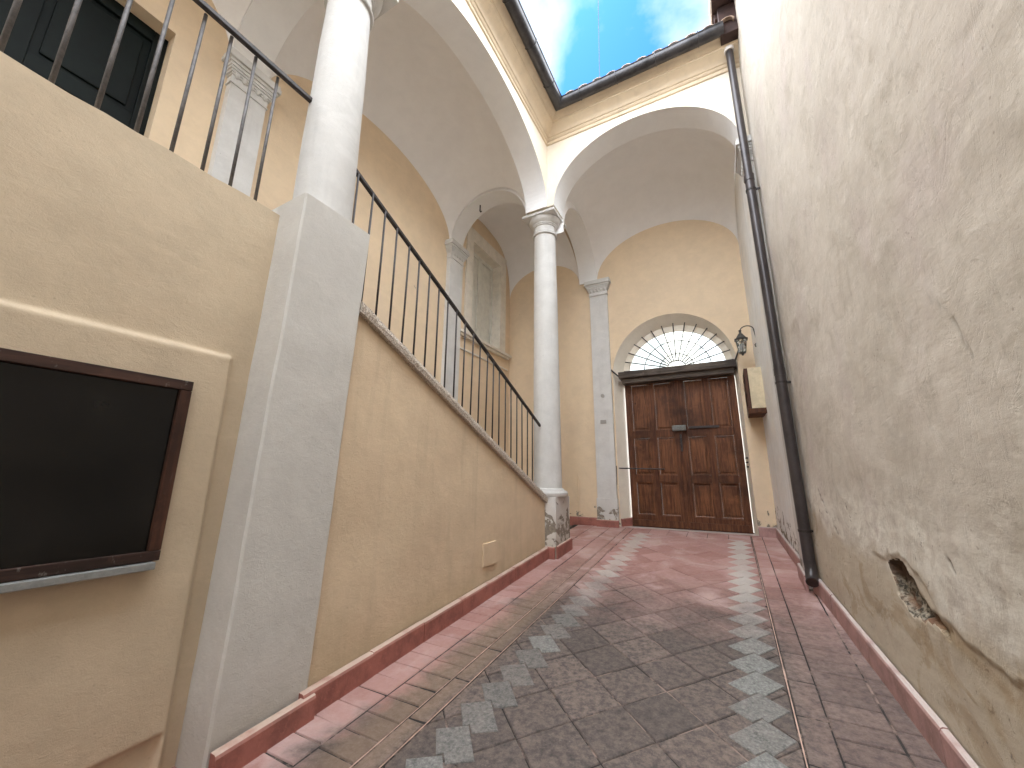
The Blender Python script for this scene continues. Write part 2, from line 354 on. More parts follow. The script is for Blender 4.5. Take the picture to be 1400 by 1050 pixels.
def vault(name, c, spring, fr, bk, lf, rt, label, cat='vault', pl=2):
    """sail vault over four corners c = (front-left, front-right, back-left, back-right); fr, bk, lf, rt = rises of its four arches"""
    bm = bmesh.new(); g = []
    for v in UU:
        row = []
        for u in UU:
            x = (c[0][0]*(1-u)+c[1][0]*u)*(1-v) + (c[2][0]*(1-u)+c[3][0]*u)*v
            y = (c[0][1]*(1-u)+c[1][1]*u)*(1-v) + (c[2][1]*(1-u)+c[3][1]*u)*v
            f = ell(u, fr)*(1-v)+ell(u, bk)*v; h = lf*math.sqrt(max(0, 1-abs(2*v-1)**pl))*(1-u)+ell(v, rt)*u
            s = (spring[0]*(1-u)+spring[1]*u)*(1-v) + (spring[2]*(1-u)+spring[3]*u)*v
            row.append(bm.verts.new((x, y, s+math.sqrt(f*f+h*h))))
        g.append(row)
    for i in range(NA):
        for j in range(NA): bm.faces.new((g[i][j], g[i+1][j], g[i+1][j+1], g[i][j+1]))
    o = finish(name, bm, 'vault', smooth=True)
    return tag(o, label, cat, 'vaults over the arcade')
FS = .083
def fz(y): return FS*y

# ------------------------------------------------------------------ ground and paving
bm = bmesh.new(); vs = [bm.verts.new(p) for p in ((-3000,-3000,-1.2),(3000,-3000,-1.2),(3000,3000,-1.2),(-3000,3000,-1.2))]; bm.faces.new(vs)
structure(finish('ground', bm, 'ground'))
bm = bmesh.new(); box(bm, -14, 14, 8.05, 13.2, -1.1, .60); structure(finish('street', bm, 'street'))

def clip(poly, x0, x1, y0, y1):
    def cl(ps, f, inter):
        o = []
        for i in range(len(ps)):
            a, b_ = ps[i], ps[(i+1) % len(ps)]
            if f(a):
                o.append(a)
                if not f(b_): o.append(inter(a, b_))
            elif f(b_): o.append(inter(a, b_))
        return o
    def ix(v): return lambda a, b_: (v, a[1]+(b_[1]-a[1])*(v-a[0])/(b_[0]-a[0]))
    def iy(v): return lambda a, b_: (a[0]+(b_[0]-a[0])*(v-a[1])/(b_[1]-a[1]), v)
    for f, g_ in ((lambda p: p[0] >= x0, ix(x0)), (lambda p: p[0] <= x1, ix(x1)), (lambda p: p[1] >= y0, iy(y0)), (lambda p: p[1] <= y1, iy(y1))):
        poly = cl(poly, f, g_)
        if len(poly) < 3: return []
    return poly
bm = bmesh.new(); fl_t = bm.faces.layers.float.new('tone_f')
tl = bm.loops.layers.float.new('tone'); kl = bm.loops.layers.float.new('kind')
def area(p): return .5*abs(sum(p[i][0]*p[(i+1)%len(p)][1]-p[(i+1)%len(p)][0]*p[i][1] for i in range(len(p))))
def tile(poly, kind=0., lift=0., gap=.005):
    if len(poly) < 3 or area(poly) < .0006: return
    cx = sum(p[0] for p in poly)/len(poly); cy = sum(p[1] for p in poly)/len(poly)
    tone = random.random(); tiltx, tilty = random.gauss(0, .006), random.gauss(0, .006); dz = random.gauss(0, .0009)+lift
    def ins(p, g_):
        d = math.hypot(p[0]-cx, p[1]-cy) or 1; k = max(0., 1-g_*1.4/d); return cx+(p[0]-cx)*k, cy+(p[1]-cy)*k
    rings = []
    for g_, h in ((gap*.4, -.002), (gap, .005), (gap+.004, .0075)):
        r_ = []
        for p in poly:
            x, y = ins(p, g_); r_.append(bm.verts.new((x, y, fz(y)+h+dz+tiltx*(x-cx)+tilty*(y-cy))))
        rings.append(r_)
    fs = [bm.faces.new(rings[-1])]
    for A, B in zip(rings, rings[1:]):
        for i in range(len(poly)): fs.append(bm.faces.new((A[i], A[(i+1)%len(poly)], B[(i+1)%len(poly)], B[i])))
    for f in fs:
        for lp in f.loops: lp[tl] = tone; lp[kl] = kind
YN, YF = -2.2, 7.10
# diagonal field
e1, e2, o0 = (.222, -.212), (.212, .246), (-.474, 2.863)
dX0, dX1, rX0, rX1, lX0, lX1 = -1.60, .165, -.150, .160, -1.535, -1.215
for i in range(-40, 40):
    for j in range(-40, 40):
        a = (o0[0]+i*e1[0]+j*e2[0], o0[1]+i*e1[1]+j*e2[1])
        p = [a, (a[0]+e1[0], a[1]+e1[1]), (a[0]+e1[0]+e2[0], a[1]+e1[1]+e2[1]), (a[0]+e2[0], a[1]+e2[1])]
        tile(clip(p, dX0, dX1, YN, YF), 0., 0., .006)
# light diamonds, one row each side, and the plain triangles between them
for xc, hw, pitch, sk, lim0, lim1 in (((rX0+rX1)/2, .155, .25, .05, rX0, dX1), ((lX0+lX1)/2, .160, .225, -.05, dX0, lX1)):
    y = YN+.1; hh = pitch*.66; tN = pitch/hh/2; ntx = hw*(1-tN); sx = .01*(1 if sk > 0 else -1)
    while y < YF+.2:
        Lp, Rp, Tp = (xc-hw, y-sk), (xc+hw, y+sk), (xc+sx, y+hh)
        NR, NL, T2 = (xc+ntx, y+sk*(1-tN)-hh*tN), (xc-ntx, y-sk*(1-tN)-hh*tN), (xc+sx, y-pitch+hh)
        tile(clip([Lp, Tp, Rp, NR, T2, NL], lim0, lim1, YN, YF), (random.uniform(.6, .95) if sk > 0 else random.uniform(.4, .85)), .0050+random.random()*.001, .003)
        y += pitch
# strips and side bands
def band(x0, x1, pitch, off=0., jit=.006, kind=0.):
    y = YN+off
    while y < YF:
        y1 = min(YF, y+pitch*(1+random.gauss(0, .03)))
        tile([(x0, y), (x1, y+jit*random.gauss(0, 1)), (x1, y1), (x0, y1)], kind, 0., .0075)
        y = y1
YF = 7.46
band(-1.73, -1.615, .42); band(-2.0, -1.74, .155); band(-2.32, -2.0, .155, .07); band(-2.62, -2.32, .31, .07)
band(.18, .32, .36); band(.32, .60, .165, .05); band(.60, .84, .165, .12)
for k in range(6): tile([(-1.60+k*.294, 7.11), (-1.60+(k+1)*.294, 7.11), (-1.60+(k+1)*.294, 7.46), (-1.60+k*.294, 7.46)])
pv = finish('paving', bm, 'tile', None, False, False)
structure(pv)
bm = bmesh.new()
vs = [bm.verts.new(p) for p in ((-2.7,-7.5,fz(-7.5)+.001),(1.0,-7.5,fz(-7.5)+.001),(1.0,7.9,fz(7.9)+.001),(-2.7,7.9,fz(7.9)+.001))]; bm.faces.new(vs)
g = finish('mortar_bed', bm, 'grout'); structure(g)
# pale straight joints
bm = bmesh.new()
for x in (-1.607, .172, -1.735):
    for k in range(60):
        y0 = YN+(YF-YN)*k/60; y1 = YN+(YF-YN)*(k+1)/60
        wv = .0035+.002*noise.noise(Vector((x*9, y0*1.7, 0)))
        vs = [bm.verts.new(p) for p in ((x-wv, y0, fz(y0)+.0085), (x+wv, y0, fz(y0)+.0085), (x+wv, y1, fz(y1)+.0085), (x-wv, y1, fz(y1)+.0085))]; bm.faces.new(vs)
M['joint'] = simple('pale_joint', (.52,.36,.29), .25, 9, .9); structure(finish('joint_line', bm, 'joint'))
# threshold strip in front of the door
bm = bmesh.new(); box(bm, -2.6, .60, 7.47, 7.9, .3, fz(7.5)+.016, bevel=.006); structure(finish('threshold', bm, 'skirt_pink'))

# ------------------------------------------------------------------ skirting tiles (part of its wall)
def skirting(parent, pts, h=.15, th=.035, mat='skirt', side=1, step=.5):
    """tiles along a polyline on the floor; side=+1: thickness to the left of travel"""
    bm = bmesh.new()
    for (xa, ya), (xb, yb) in zip(pts, pts[1:]):
        L = math.hypot(xb-xa, yb-ya); nn = max(1, round(L/step)); dx, dy = (xb-xa)/L, (yb-ya)/L; nx, ny = -dy*side, dx*side
        for k in range(nn):
            s0, s1 = L*k/nn+.0008, L*(k+1)/nn-.0008
            hh = h+random.gauss(0, .002); tt = th+random.gauss(0, .0012)
            prof = ((0, -.02), (tt, -.02), (tt, hh-.018), (tt-.006, hh-.005), (tt-.016, hh), (0, hh))
            rr = []
            for s in (s0, s1):
                x, y = xa+dx*s, ya+dy*s; rr.append([bm.verts.new((x+nx*o_, y+ny*o_, fz(y)+z_)) for o_, z_ in prof])
            for i in range(len(prof)): bm.faces.new((rr[0][i], rr[0][(i+1)%6], rr[1][(i+1)%6], rr[1][i]))
            bm.faces.new(rr[0][::-1]); bm.faces.new(rr[1])
    return finish('skirting', bm, mat, parent)

# ------------------------------------------------------------------ left: near wall with the display case
t_ = thing('parapet_wall', (-2.7, -1, 0), 'tan plaster wall holding up the landing, left of the grey pier', 'wall')
bm = bmesh.new()
NY, NZ = 60, 50
def nearx(y, z):
    a = 1/(1+math.exp(-(1.17-y)/.006)) if abs(1.17-y) < .3 else (1. if y < 1.17 else 0.)
    b = 1/(1+math.exp(-(2.165-z)/.006)) if abs(2.165-z) < .3 else (1. if z < 2.165 else 0.)
    crn = a*b
    c2 = (1/(1+math.exp(-(1.14-y)/.005)) if abs(1.14-y) < .3 else float(y < 1.14))*(1/(1+math.exp((z-.30+(1.14-y)*.06)/.004)) if abs(z-.30) < .3 else float(z < .3))
    return -2.525 + .045*crn - .03*c2 + .006*noise.noise(Vector((y*1.7, z*1.7, 3))) + .003*noise.noise(Vector((y*6, z*6, 1)))
ys = sorted(set([round(-4.0+i*.12, 3) for i in range(int(5.32/.12)+1)] + [1.32] + [round(1.12+k*.006, 3) for k in range(18)]))
zs_ = sorted(set([round(-.4+i*.12, 3) for i in range(int(3.5/.12)+1)] + [3.22] + [round(2.11+k*.006, 3) for k in range(18)] + [round(.24+k*.006, 3) for k in range(18)]))
grid = [[bm.verts.new((nearx(y, z), y, z + (.012*noise.noise(Vector((y*5, 0, 0))) if z == 3.22 else 0))) for z in zs_] for y in ys]
for i in range(len(ys)-1):
    for j in range(len(zs_)-1): bm.faces.new((grid[i][j], grid[i+1][j], grid[i+1][j+1], grid[i][j+1]))
top = [bm.verts.new((-2.78, y, 3.205)) for y in ys]
for i in range(len(ys)-1): bm.faces.new((grid[i][-1], grid[i+1][-1], top[i+1], top[i]))
bot = [bm.verts.new((-2.78, y, -.4)) for y in ys]
for i in range(len(ys)-1): bm.faces.new((top[i], top[i+1], bot[i+1], bot[i]))
shade_auto(finish('wall', bm, 'near', t_), 50)

ca = thing('display_case', (-2.48, .25, 1.1), 'glazed dark wood display case set in the tan wall', 'display case')
cy0, cy1, cz0, cz1, X0 = -.75, .985, 1.095, 1.97, -2.478
bx('frame', (X0-.02, X0+.035, cy0, cy1, cz1-.05, cz1), 'casewood_h', ca, .004)
bx('frame', (X0-.02, X0+.035, cy0, cy1, cz0, cz0+.045), 'casewood_h', ca, .004)
bx('frame', (X0-.02, X0+.033, cy1-.05, cy1, cz0+.046, cz1-.051), 'casewood', ca, .004)
bx('frame', (X0-.02, X0+.033, cy0, cy0+.05, cz0+.046, cz1-.051), 'casewood', ca, .004)
bx('glass', (X0-.01, X0+.012, cy0+.048, cy1-.048, cz0+.044, cz1-.049), 'darkglass', ca, .001)
bx('sill', (X0-.02, X0+.06, cy0-.03, cy1-.02, cz0-.035, cz0-.003), 'sill_metal', ca, .004)

# ------------------------------------------------------------------ grey pier under the near column
t_ = thing('pier', (-2.5, 1.6, fz(1.6)), 'tall grey plastered square pier in the foreground under the nearest column', 'pier')
bm = bmesh.new()
PY0, PY1, PX = 1.32, 1.86, -2.258
rows = [i/26 for i in range(27)]
def pierv(x, y, z): 
    w_ = .005*noise.noise(Vector((x*3, y*3, z*1.6)))+.003*noise.noise(Vector((x*9, y*9, z*9)))
    return w_
ring = [(-2.85, PY0), (-2.56, PY0), (PX-.012, PY0), (PX, PY0+.012), (PX, PY0+.2), (PX, PY0+.38), (PX, PY1-.012), (PX-.012, PY1), (-2.56, PY1), (-2.85, PY1)]
L_ = [[bm.verts.new((x+pierv(x, y, -.2+3.5*r_)+(-.03+.03*r_ if x > -2.5 else 0), y+pierv(y, x, 3.5*r_)-((.085 if y < 1.5 else .115)*(1-r_)), -.2+3.5*r_)) for x, y in ring] for r_ in rows]
for A, B in zip(L_, L_[1:]):
    for k in range(len(ring)): bm.faces.new((A[k], A[(k+1)%len(ring)], B[(k+1)%len(ring)], B[k]))
bm.faces.new(L_[-1])
shade_auto(finish('shaft', bm, 'pier', t_), 22)
skirting(t_, [(-2.262, 1.255), (-2.262, 1.765)], side=-1, step=.6, h=.13, th=.05)

# ------------------------------------------------------------------ stair wall with coping
def cop(y): return 2.745-.4505*(y-1.85)
t_ = thing('stair_wall', (-2.4, 3.5, fz(3.5)), 'peach plaster wall under the stair with a sloping top', 'wall')
bm = bmesh.new(); xs0, xs1 = -2.298, -2.50
ny = 70; cols = []
for i in range(ny+1):
    y = 1.68+(5.24-1.68)*i/ny; zb_, zt_ = fz(y)-.1, cop(max(y, 1.84))-.085; c_ = []
    for j in range(31):
        z = zb_+(zt_-zb_)*j/30
        c_.append(bm.verts.new((xs0+.006*noise.noise(Vector((y*1.6, z*1.6, 9)))+.003*noise.noise(Vector((y*5, z*5, 2))), y, z)))
    c_.append(bm.verts.new((xs1, y, zt_))); c_.append(bm.verts.new((xs1, y, zb_))); cols.append(c_)
for A, B in zip(cols, cols[1:]):
    for j in range(len(A)-1): bm.faces.new((A[j], B[j], B[j+1], A[j+1]))
finish('wall', bm, 'peach', t_, smooth=True)
bm = bmesh.new(); cc = []
for i in range(111):
    y = 1.84+(5.21-1.84)*i/110; rr = []
    for k, (x, dz) in enumerate(((-2.255, -.088), (-2.247, -.045), (-2.257, -.006), (-2.30, 0), (-2.45, 0), (-2.53, -.005), (-2.53, -.088))):
        jn = .006*noise.noise(Vector((y*28, k*3.3, 0)))
        rr.append(bm.verts.new((x+jn*(1 if k < 4 else 0), y, cop(y)+dz+jn*.7)))
    cc.append(rr)
for A, B in zip(cc, cc[1:]):
    for k in range(7): bm.faces.new((A[k], B[k], B[(k+1)%7], A[(k+1)%7]))
bm.faces.new(cc[0]); bm.faces.new(cc[-1][::-1])
finish('coping', bm, 'granite', t_)
skirting(t_, [(-2.285, 1.70), (-2.285, 5.25)], side=-1, th=.05)
bx('access_panel', (-2.30, -2.279, 3.63, 3.885, .605, .825), 'peach', t_, .004)

# ------------------------------------------------------------------ columns
def column(name, cx, cy, z0, z1, r0, r1, label, base=True):
    c = thing(name, (cx, cy, z0), label, 'column', 'white columns of the arcade')
    zt = z1-.36; zb_ = z0 + (.10 if base else 0)
    prof = []
    for k in range(13):
        u = k/12; prof.append((r0+(r1-r0)*(u**1.5), zb_+(zt-zb_)*u))
    bm = bmesh.new(); lathe(bm, cx, cy, prof)
    for v in bm.verts: v.co.x += .003*noise.noise(v.co*2.5); v.co.y += .003*noise.noise(v.co*2.5+Vector((5,0,0)))
    shade_auto(finish('shaft', bm, 'white', c), 40)
    bm = bmesh.new()
    k = [(r1, zt), (r1+.022, zt+.004), (r1+.028, zt+.016), (r1+.022, zt+.03), (r1+.006, zt+.036), (r1+.016, zt+.044), (r1+.016, zt+.056), (r1+.002, zt+.062),
         (r1+.002, zt+.155), (r1+.018, zt+.16), (r1+.018, zt+.178), (r1+.03, zt+.183), (r1+.03, zt+.20), (r1+.045, zt+.21), (r1+.07, zt+.24), (r1+.082, zt+.27), (r1+.085, zt+.295)]
    lathe(bm, cx, cy, k)
    h = r1+.105
    box(bm, cx-h, cx+h, cy-h, cy+h, zt+.2955, zt+.335, bevel=.005)
    box(bm, cx-h+.03, cx+h-.03, cy-h+.03, cy+h-.03, zt+.336, z1, bevel=.002)
    shade_auto(finish('capital', bm, 'white', c), 35)
    if base:
        bm = bmesh.new(); lathe(bm, cx, cy, [(r0+.07, z0-.003), (r0+.085, z0+.02), (r0+.085, z0+.05), (r0+.065, z0+.075), (r0+.03, z0+.083), (r0+.028, z0+.1), (r0+.004, z0+.115)])
        shade_auto(finish('base', bm, 'white', c), 35)
    return c
ZS = 5.74
column('column', -2.50, 1.60, 3.285, ZS, .205, .172, 'thick white column on the tall grey pier in the foreground', base=False)
c1 = column('column', -2.35, 5.44, 1.225, ZS, .205, .178, 'slender white column on the low worn pedestal at the foot of the stair')
bm = bmesh.new(); box(bm, -2.64, -2.135, 5.20, 5.74, .25, 1.222, bevel=.012)
bmesh.ops.subdivide_edges(bm, edges=[e for e in bm.edges if e.calc_length() > .3], cuts=6, use_grid_fill=True)
for v in bm.verts: v.co.x += .006*noise.noise(v.co*4); v.co.y += .005*noise.noise(v.co*4+Vector((3,3,3)))
M['pedestal'] = plaster('worn_pedestal_plaster', (.68,.66,.62), (.62,.59,.53), bump=.5, var=.15, peel=1., peel_h=1.3, stain=.5, stain_c=(.50,.45,.36))
finish('pedestal', bm, 'pedestal', c1)
skirting(c1, [(-2.27, 5.205), (-2.15, 5.205), (-2.15, 5.76)], side=-1, step=.6, h=.16)

# ------------------------------------------------------------------ pilasters
def pilaster(name, wall, a0, a1, z0, z1, label, axis='x', proud=.09, base=0.):
    """axis 'x': on a wall of constant x = wall, facing +x (proud>0) or -x (proud<0); axis 'y': on a wall y = wall facing -y"""
    s = 1 if proud > 0 else -1; pr = abs(proud)
    def B(bm, e, za, zb_, bev=.003, ext=0.):
        if axis == 'x':
            x0, x1 = wall-.02*s, wall+s*(pr+e); box(bm, min(x0, x1), max(x0, x1), a0-e, a1+e, za, zb_, bevel=bev)
        else: box(bm, a0-e, a1+e, wall-pr-e, wall+.02, za, zb_, bevel=bev)
    mid = (a0+a1)/2
    p = thing(name, (wall, mid, z0) if axis == 'x' else (mid, wall, z0), label, 'pilaster', 'white pilasters on the walls')
    bm = bmesh.new(); B(bm, 0, z0, z1-.33)
    finish('shaft', bm, 'white', p)
    bm = bmesh.new()
    for e, za, zb_ in ((.014, .329, .315), (.005, .314, .235), (.016, .234, .215), (.028, .214, .19), (.04, .189, .165), (.05, .164, .13), (.062, .129, .095), (.085, .094, .045), (.075, .044, .0)):
        B(bm, e, z1-za, z1-zb_, .003)
    ne = 5
    for k in range(ne):
        u = a0+(a1-a0)*(k+.5)/ne; cc_ = (wall+s*(pr+.012), u, z1-.215) if axis == 'x' else (u, wall-pr-.012, z1-.215)
        bmesh.ops.create_uvsphere(bm, u_segments=10, v_segments=8, radius=1, matrix=Matrix.Translation(cc_) @ Matrix.Diagonal((.022, .026, .042, 1)) if axis == 'x' else Matrix.Translation(cc_) @ Matrix.Diagonal((.026, .022, .042, 1)))
    finish('capital', bm, 'white', p)
    if base: 
        bm = bmesh.new(); B(bm, .014, z0-.01, z0+base, .006); finish('base', bm, 'white', p)
    return p
WX = -4.15
pilaster('pilaster', WX, 1.45, 1.80, 2.5, 5.70, 'white pilaster on the back wall seen behind the landing railing')
pilaster('pilaster', WX, 5.12, 5.50, .4, 5.68, 'white pilaster on the back wall seen above the stair rail')
p2 = pilaster('pilaster', 7.5, -2.22, -1.86, .72, 5.47, 'white pilaster left of the wooden door', 'y', .06, .40)
pilaster('pilaster', .63, 5.12, 5.50, .3, 5.72, 'white pilaster behind the downpipe on the right', 'x', -.07)
o = bx('doorbell', (-2.10, -1.99, 7.425, 7.442, 2.49, 2.56), 'plate'); tag(o, 'small grey doorbell plate on the pilaster left of the door', 'doorbell')
bm = bmesh.new(); tube(bm, [(-2.035, 7.443, 3.03), (-2.035, 7.418, 3.03)], .035, 16); o = finish('buzzer', bm, 'plate'); tag(o, 'round buzzer on the pilaster above the doorbell plate', 'buzzer')

# ------------------------------------------------------------------ arcade walls, cornice
XA0, XA1, YB0, YB1 = -2.17, -2.55, 5.15, 5.55
ZT = 7.25
t_ = thing('arcade_wall', (-2.36, 2, ZS), 'cream arcade wall with large white arches along the left side', 'arcade')
arch_wall('arch', 'y', 1.60, YB0, ZS, ZT, XA0, XA1, 1.80, 5.13, ZS, 1.0, ['cream', 'arch'], t_)
arch_wall('arch', 'y', -2.12, 1.60, ZS, ZT, XA0, XA1, -1.93, 1.40, ZS, 1.0, ['cream', 'arch'], t_)
bm = bmesh.new(); box(bm, XA1, XA0, -6.5, -2.12, -.8, ZT); finish('wall', bm, 'cream', t_)
t2 = thing('arcade_wall', (-.9, 5.35, ZS), 'cream wall with a single wide arch across the far end before the door', 'arcade')
arch_wall('arch', 'x', XA1, .70, ZS, ZT, YB0, YB1, -2.06, .56, ZS, 1.04, ['cream', 'arch'], t2)
CP = [(0, 6.90), (.022, 6.905), (.026, 6.935), (.012, 6.945), (.012, 6.965), (.03, 6.975), (.042, 6.995), (.040, 7.005), (.058, 7.012), (.070, 7.035), (.10, 7.062), (.145, 7.085),
      (.175, 7.10), (.19, 7.105), (.19, 7.135), (.205, 7.14), (.215, 7.165), (.235, 7.19), (.26, 7.205), (.28, 7.21), (.28, 7.25), (0, 7.25)]
def sweep(name, prof, parent, mat, ya=-6.5, xb=.66, part='both', smooth=True):
    bm = bmesh.new(); rings = []
    segs = [(ya, None)]
    if part in ('left', 'both'):
        for k in range(25):
            y = ya+(YB0-ya)*k/24
            rings.append([(XA0+o_, (min(y, 99) if k < 24 else YB0-o_), z) for o_, z in prof])
    else: rings.append([(XA0+o_, YB0-o_, z) for o_, z in prof])
    if part in ('far', 'both'):
        rings.append([(xb, YB0-o_, z) for o_, z in prof])
    vr = [[bm.verts.new(p) for p in r_] for r_ in rings]
    nP = len(prof)
    for A, B in zip(vr, vr[1:]):
        for i in range(nP-1): bm.faces.new((A[i], A[i+1], B[i+1], B[i]))
    o = finish(name, bm, mat, parent)
    return shade_auto(o, 25)
sweep('cornice', CP, t_, 'cornice', part='left'); sweep('cornice', CP, t2, 'cornice', part='far')

# gutters (half round, with lip and brackets)
gr = .082
def gprof(cx, cz):
    pts = [(cx+.010-gr-.012, cz+.012), (cx-gr, cz+.004)]
    pts += [(cx-gr*math.cos(a), cz-gr*math.sin(a)) for a in [math.pi*k/14 for k in range(15)]]
    pts += [(cx+gr+.008, cz+.006), (cx+gr+.012, cz+.016), (cx+gr+.002, cz+.018)]
    pts += [(cx+(gr-.006)*math.cos(a), cz-(gr-.006)*math.sin(a)) for a in [math.pi*k/14 for k in range(15)]]
    return pts
GC = .36; GZ = 7.235
t_ = thing('gutter', (XA0+GC, 0, GZ), 'dark metal gutter running along the left eave', 'gutter')
def gut(part, parent, xb=.50):
    bm = bmesh.new(); pr = gprof(GC, GZ); rings = []
    if part == 'left': rings = [[(XA0+o_, -6.5, z) for o_, z in pr], [(XA0+o_, YB0-o_, z) for o_, z in pr]]
    else: rings = [[(XA0+o_, YB0-o_, z) for o_, z in pr], [(xb, YB0-o_, z) for o_, z in pr]]
    vr = [[bm.verts.new(p) for p in r_] for r_ in rings]
    for i in range(len(pr)-1): bm.faces.new((vr[0][i], vr[0][i+1], vr[1][i+1], vr[1][i]))
    if part == 'far': bm.faces.new(vr[1][:24])
    shade_auto(finish('trough', bm, 'gutter', parent), 35)
gut('left', t_)
for y in [4.4-k*.62 for k in range(14)]:
    bm = bmesh.new(); pts = [(XA0+GC-(gr+.004)*math.cos(a), y, GZ-(gr+.004)*math.sin(a)) for a in [math.pi*k/12 for k in range(13)]]+[(XA0+GC+gr+.012, y, GZ+.03)]
    tube(bm, pts, .006, 6); finish('bracket', bm, 'gutter', t_)
t2 = thing('gutter', (-.9, YB0-GC, GZ), 'dark metal gutter running along the far eave below the sky', 'gutter')
gut('far', t2)
for x in [-1.45+k*.55 for k in range(4)]:
    bm = bmesh.new(); pts = [(x, YB0-GC+(gr+.004)*math.cos(a), GZ-(gr+.004)*math.sin(a)) for a in [math.pi*k/12 for k in range(13)]]+[(x, YB0-GC-gr-.012, GZ+.03)]
    tube(bm, pts, .006, 6); finish('bracket', bm, 'gutter', t2)
# roofs
def roof(name, label, far):
    t_ = thing(name, (0, 5.5, 7.3) if far else (-2.5, 0, 7.3), label, 'roof')
    bm = bmesh.new()
    if far:
        vs = [bm.verts.new(p) for p in ((-2.02, 4.98, 7.262), (.66, 4.98, 7.262), (.66, 9.2, 8.2), (-6.3, 9.2, 8.2), (-2.02, 4.98, 7.30), (.66, 4.98, 7.30), (.66, 9.2, 8.24), (-6.3, 9.2, 8.24))]
    else:
        vs = [bm.verts.new(p) for p in ((-2.02, -6.5, 7.262), (-2.02, 4.98, 7.262), (-6.3, 9.2, 8.2), (-6.3, -6.5, 8.2), (-2.02, -6.5, 7.30), (-2.02, 4.98, 7.30), (-6.3, 9.2, 8.24), (-6.3, -6.5, 8.24))]
    for q in ((0,1,2,3), (4,5,6,7), (0,1,5,4), (1,2,6,5), (2,3,7,6), (3,0,4,7)): bm.faces.new([vs[i] for i in q])
    finish('roof_deck', bm, 'roof', t_)
    n_ = 12 if far else 40
    for k in range(n_):
        bm = bmesh.new(); rings = []
        for (d, up_) in ((-.24, .0), (.42, .15)):
            rr = []
            for (r_, ang) in [(.085, a) for a in [math.pi*i/10 for i in range(11)]] + [(.072, a) for a in [math.pi*(10-i)/10 for i in range(11)]]:
                s = r_*math.cos(ang); h = r_*.75*math.sin(ang)
                if far: rr.append(bm.verts.new((-1.82+k*.215+s, 4.98+d, 7.268+h+up_*.9)))
                else: rr.append(bm.verts.new((-2.02-d, 4.62-k*.24+s, 7.268+h+up_*.9)))
            rings.append(rr)
        nn = len(rings[0])
        for i in range(nn): bm.faces.new((rings[0][i], rings[0][(i+1)%nn], rings[1][(i+1)%nn], rings[1][i]))
        bm.faces.new(rings[0]); bm.faces.new(rings[1][::-1])
        finish('roof_tile', bm, 'rooftile', t_)
roof('roof', 'clay tiled roof edge behind the far gutter', True)
roof('roof', 'clay tiled roof edge behind the left gutter', False)

# ------------------------------------------------------------------ back walls
DW = 7.5
t_ = thing('back_wall', (WX, 2, 0), 'ochre back wall behind the stair and the landing', 'wall')
bm = bmesh.new()
def wallbox(y0, y1, z0, z1): box(bm, WX-.3, WX, y0, y1, z0, z1)
wallbox(-6.5, -.62, -.4, 7.4); wallbox(-.62, 1.0, -.4, 2.9); wallbox(-.62, 1.0, 5.5, 7.4); wallbox(1.0, 5.93, -.4, 7.4)
wallbox(5.93, 7.02, -.4, 4.12); wallbox(5.93, 7.02, 6.14, 7.4); wallbox(7.02, DW+.3, -.4, 7.4)
finish('wall', bm, 'ochre', t_)
# shuttered window
wn = thing('window', (WX, 6.5, 4.1), 'tall shuttered window in a pale surround beyond the stair', 'window')
bm = bmesh.new()
for d in ((5.70, 5.93, 4.12, 6.42), (7.02, 7.26, 4.12, 6.42), (5.93, 7.02, 6.14, 6.42)): box(bm, WX, WX+.03, *d)
box(bm, WX-.20, WX, 5.915, 5.945, 4.12, 6.14); box(bm, WX-.20, WX, 7.005, 7.035, 4.12, 6.14); box(bm, WX-.20, WX, 5.95, 7.0, 6.13, 6.155)
finish('surround', bm, 'wframe', wn)
for y0, y1 in ((5.95, 6.475), (6.48, 7.0)):
    bm = bmesh.new(); x0, x1 = WX-.21, WX-.17
    for d in ((y0, y0+.07, 4.13, 6.12), (y1-.07, y1, 4.13, 6.12), (y0+.0705, y1-.0705, 6.04, 6.12), (y0+.0705, y1-.0705, 4.13, 4.25)): box(bm, x0, x1, *d, bevel=.003)
    sh = finish('shutter', bm, 'shutter', wn)
    bm = bmesh.new(); box(bm, x0-.02, x0+.012, y0+.068, y1-.068, 4.24, 6.045); box(bm, x0+.0125, x0+.022, y0+.105, y1-.105, 4.29, 6.0, bevel=.004)
    lv = finish('panel', bm, 'shutter', None); lv.parent = sh
bm = bmesh.new(); box(bm, WX, WX+.11, 5.50, 7.42, 4.06, 4.115, bevel=.006); box(bm, WX, WX+.07, 5.54, 7.38, 4.015, 4.059, bevel=.006); box(bm, WX, WX+.03, 5.52, 7.40, 3.77, 3.80, bevel=.004)
finish('sill', bm, 'wframe', wn)
# dark green door on the landing
gd = thing('panelled_door', (WX-.15, .2, 2.9), 'dark green panelled door on the landing above the display case', 'door')
bm = bmesh.new(); x0, x1 = WX-.19, WX-.14
rails = []
for y0, y1 in ((-.62, .185), (.195, 1.0)):
    bm = bmesh.new()
    for d in ((y0, y0+.10, 2.9, 5.5), (y1-.10, y1, 2.9, 5.5), (y0+.1002, y1-.1002, 5.38, 5.5), (y0+.1002, y1-.1002, 4.42, 4.56), (y0+.1002, y1-.1002, 2.9, 3.1)): box(bm, x0, x1, *d, bevel=.006)
    lf = finish('door_leaf', bm, 'green', gd)
    for z0, z1 in ((3.1, 4.42), (4.56, 5.38)):
        bm = bmesh.new(); box(bm, x0, x0+.02, y0+.1, y1-.1, z0, z1); box(bm, x0+.021, x0+.036, y0+.15, y1-.15, z0+.05, z1-.05, bevel=.01)
        q = finish('panel', bm, 'green', None); q.parent = lf
bm = bmesh.new()
box(bm, WX-.26, WX-.002, 1.0005, 1.002, 2.9, 5.5)
finish('jamb', bm, 'ochre', gd)

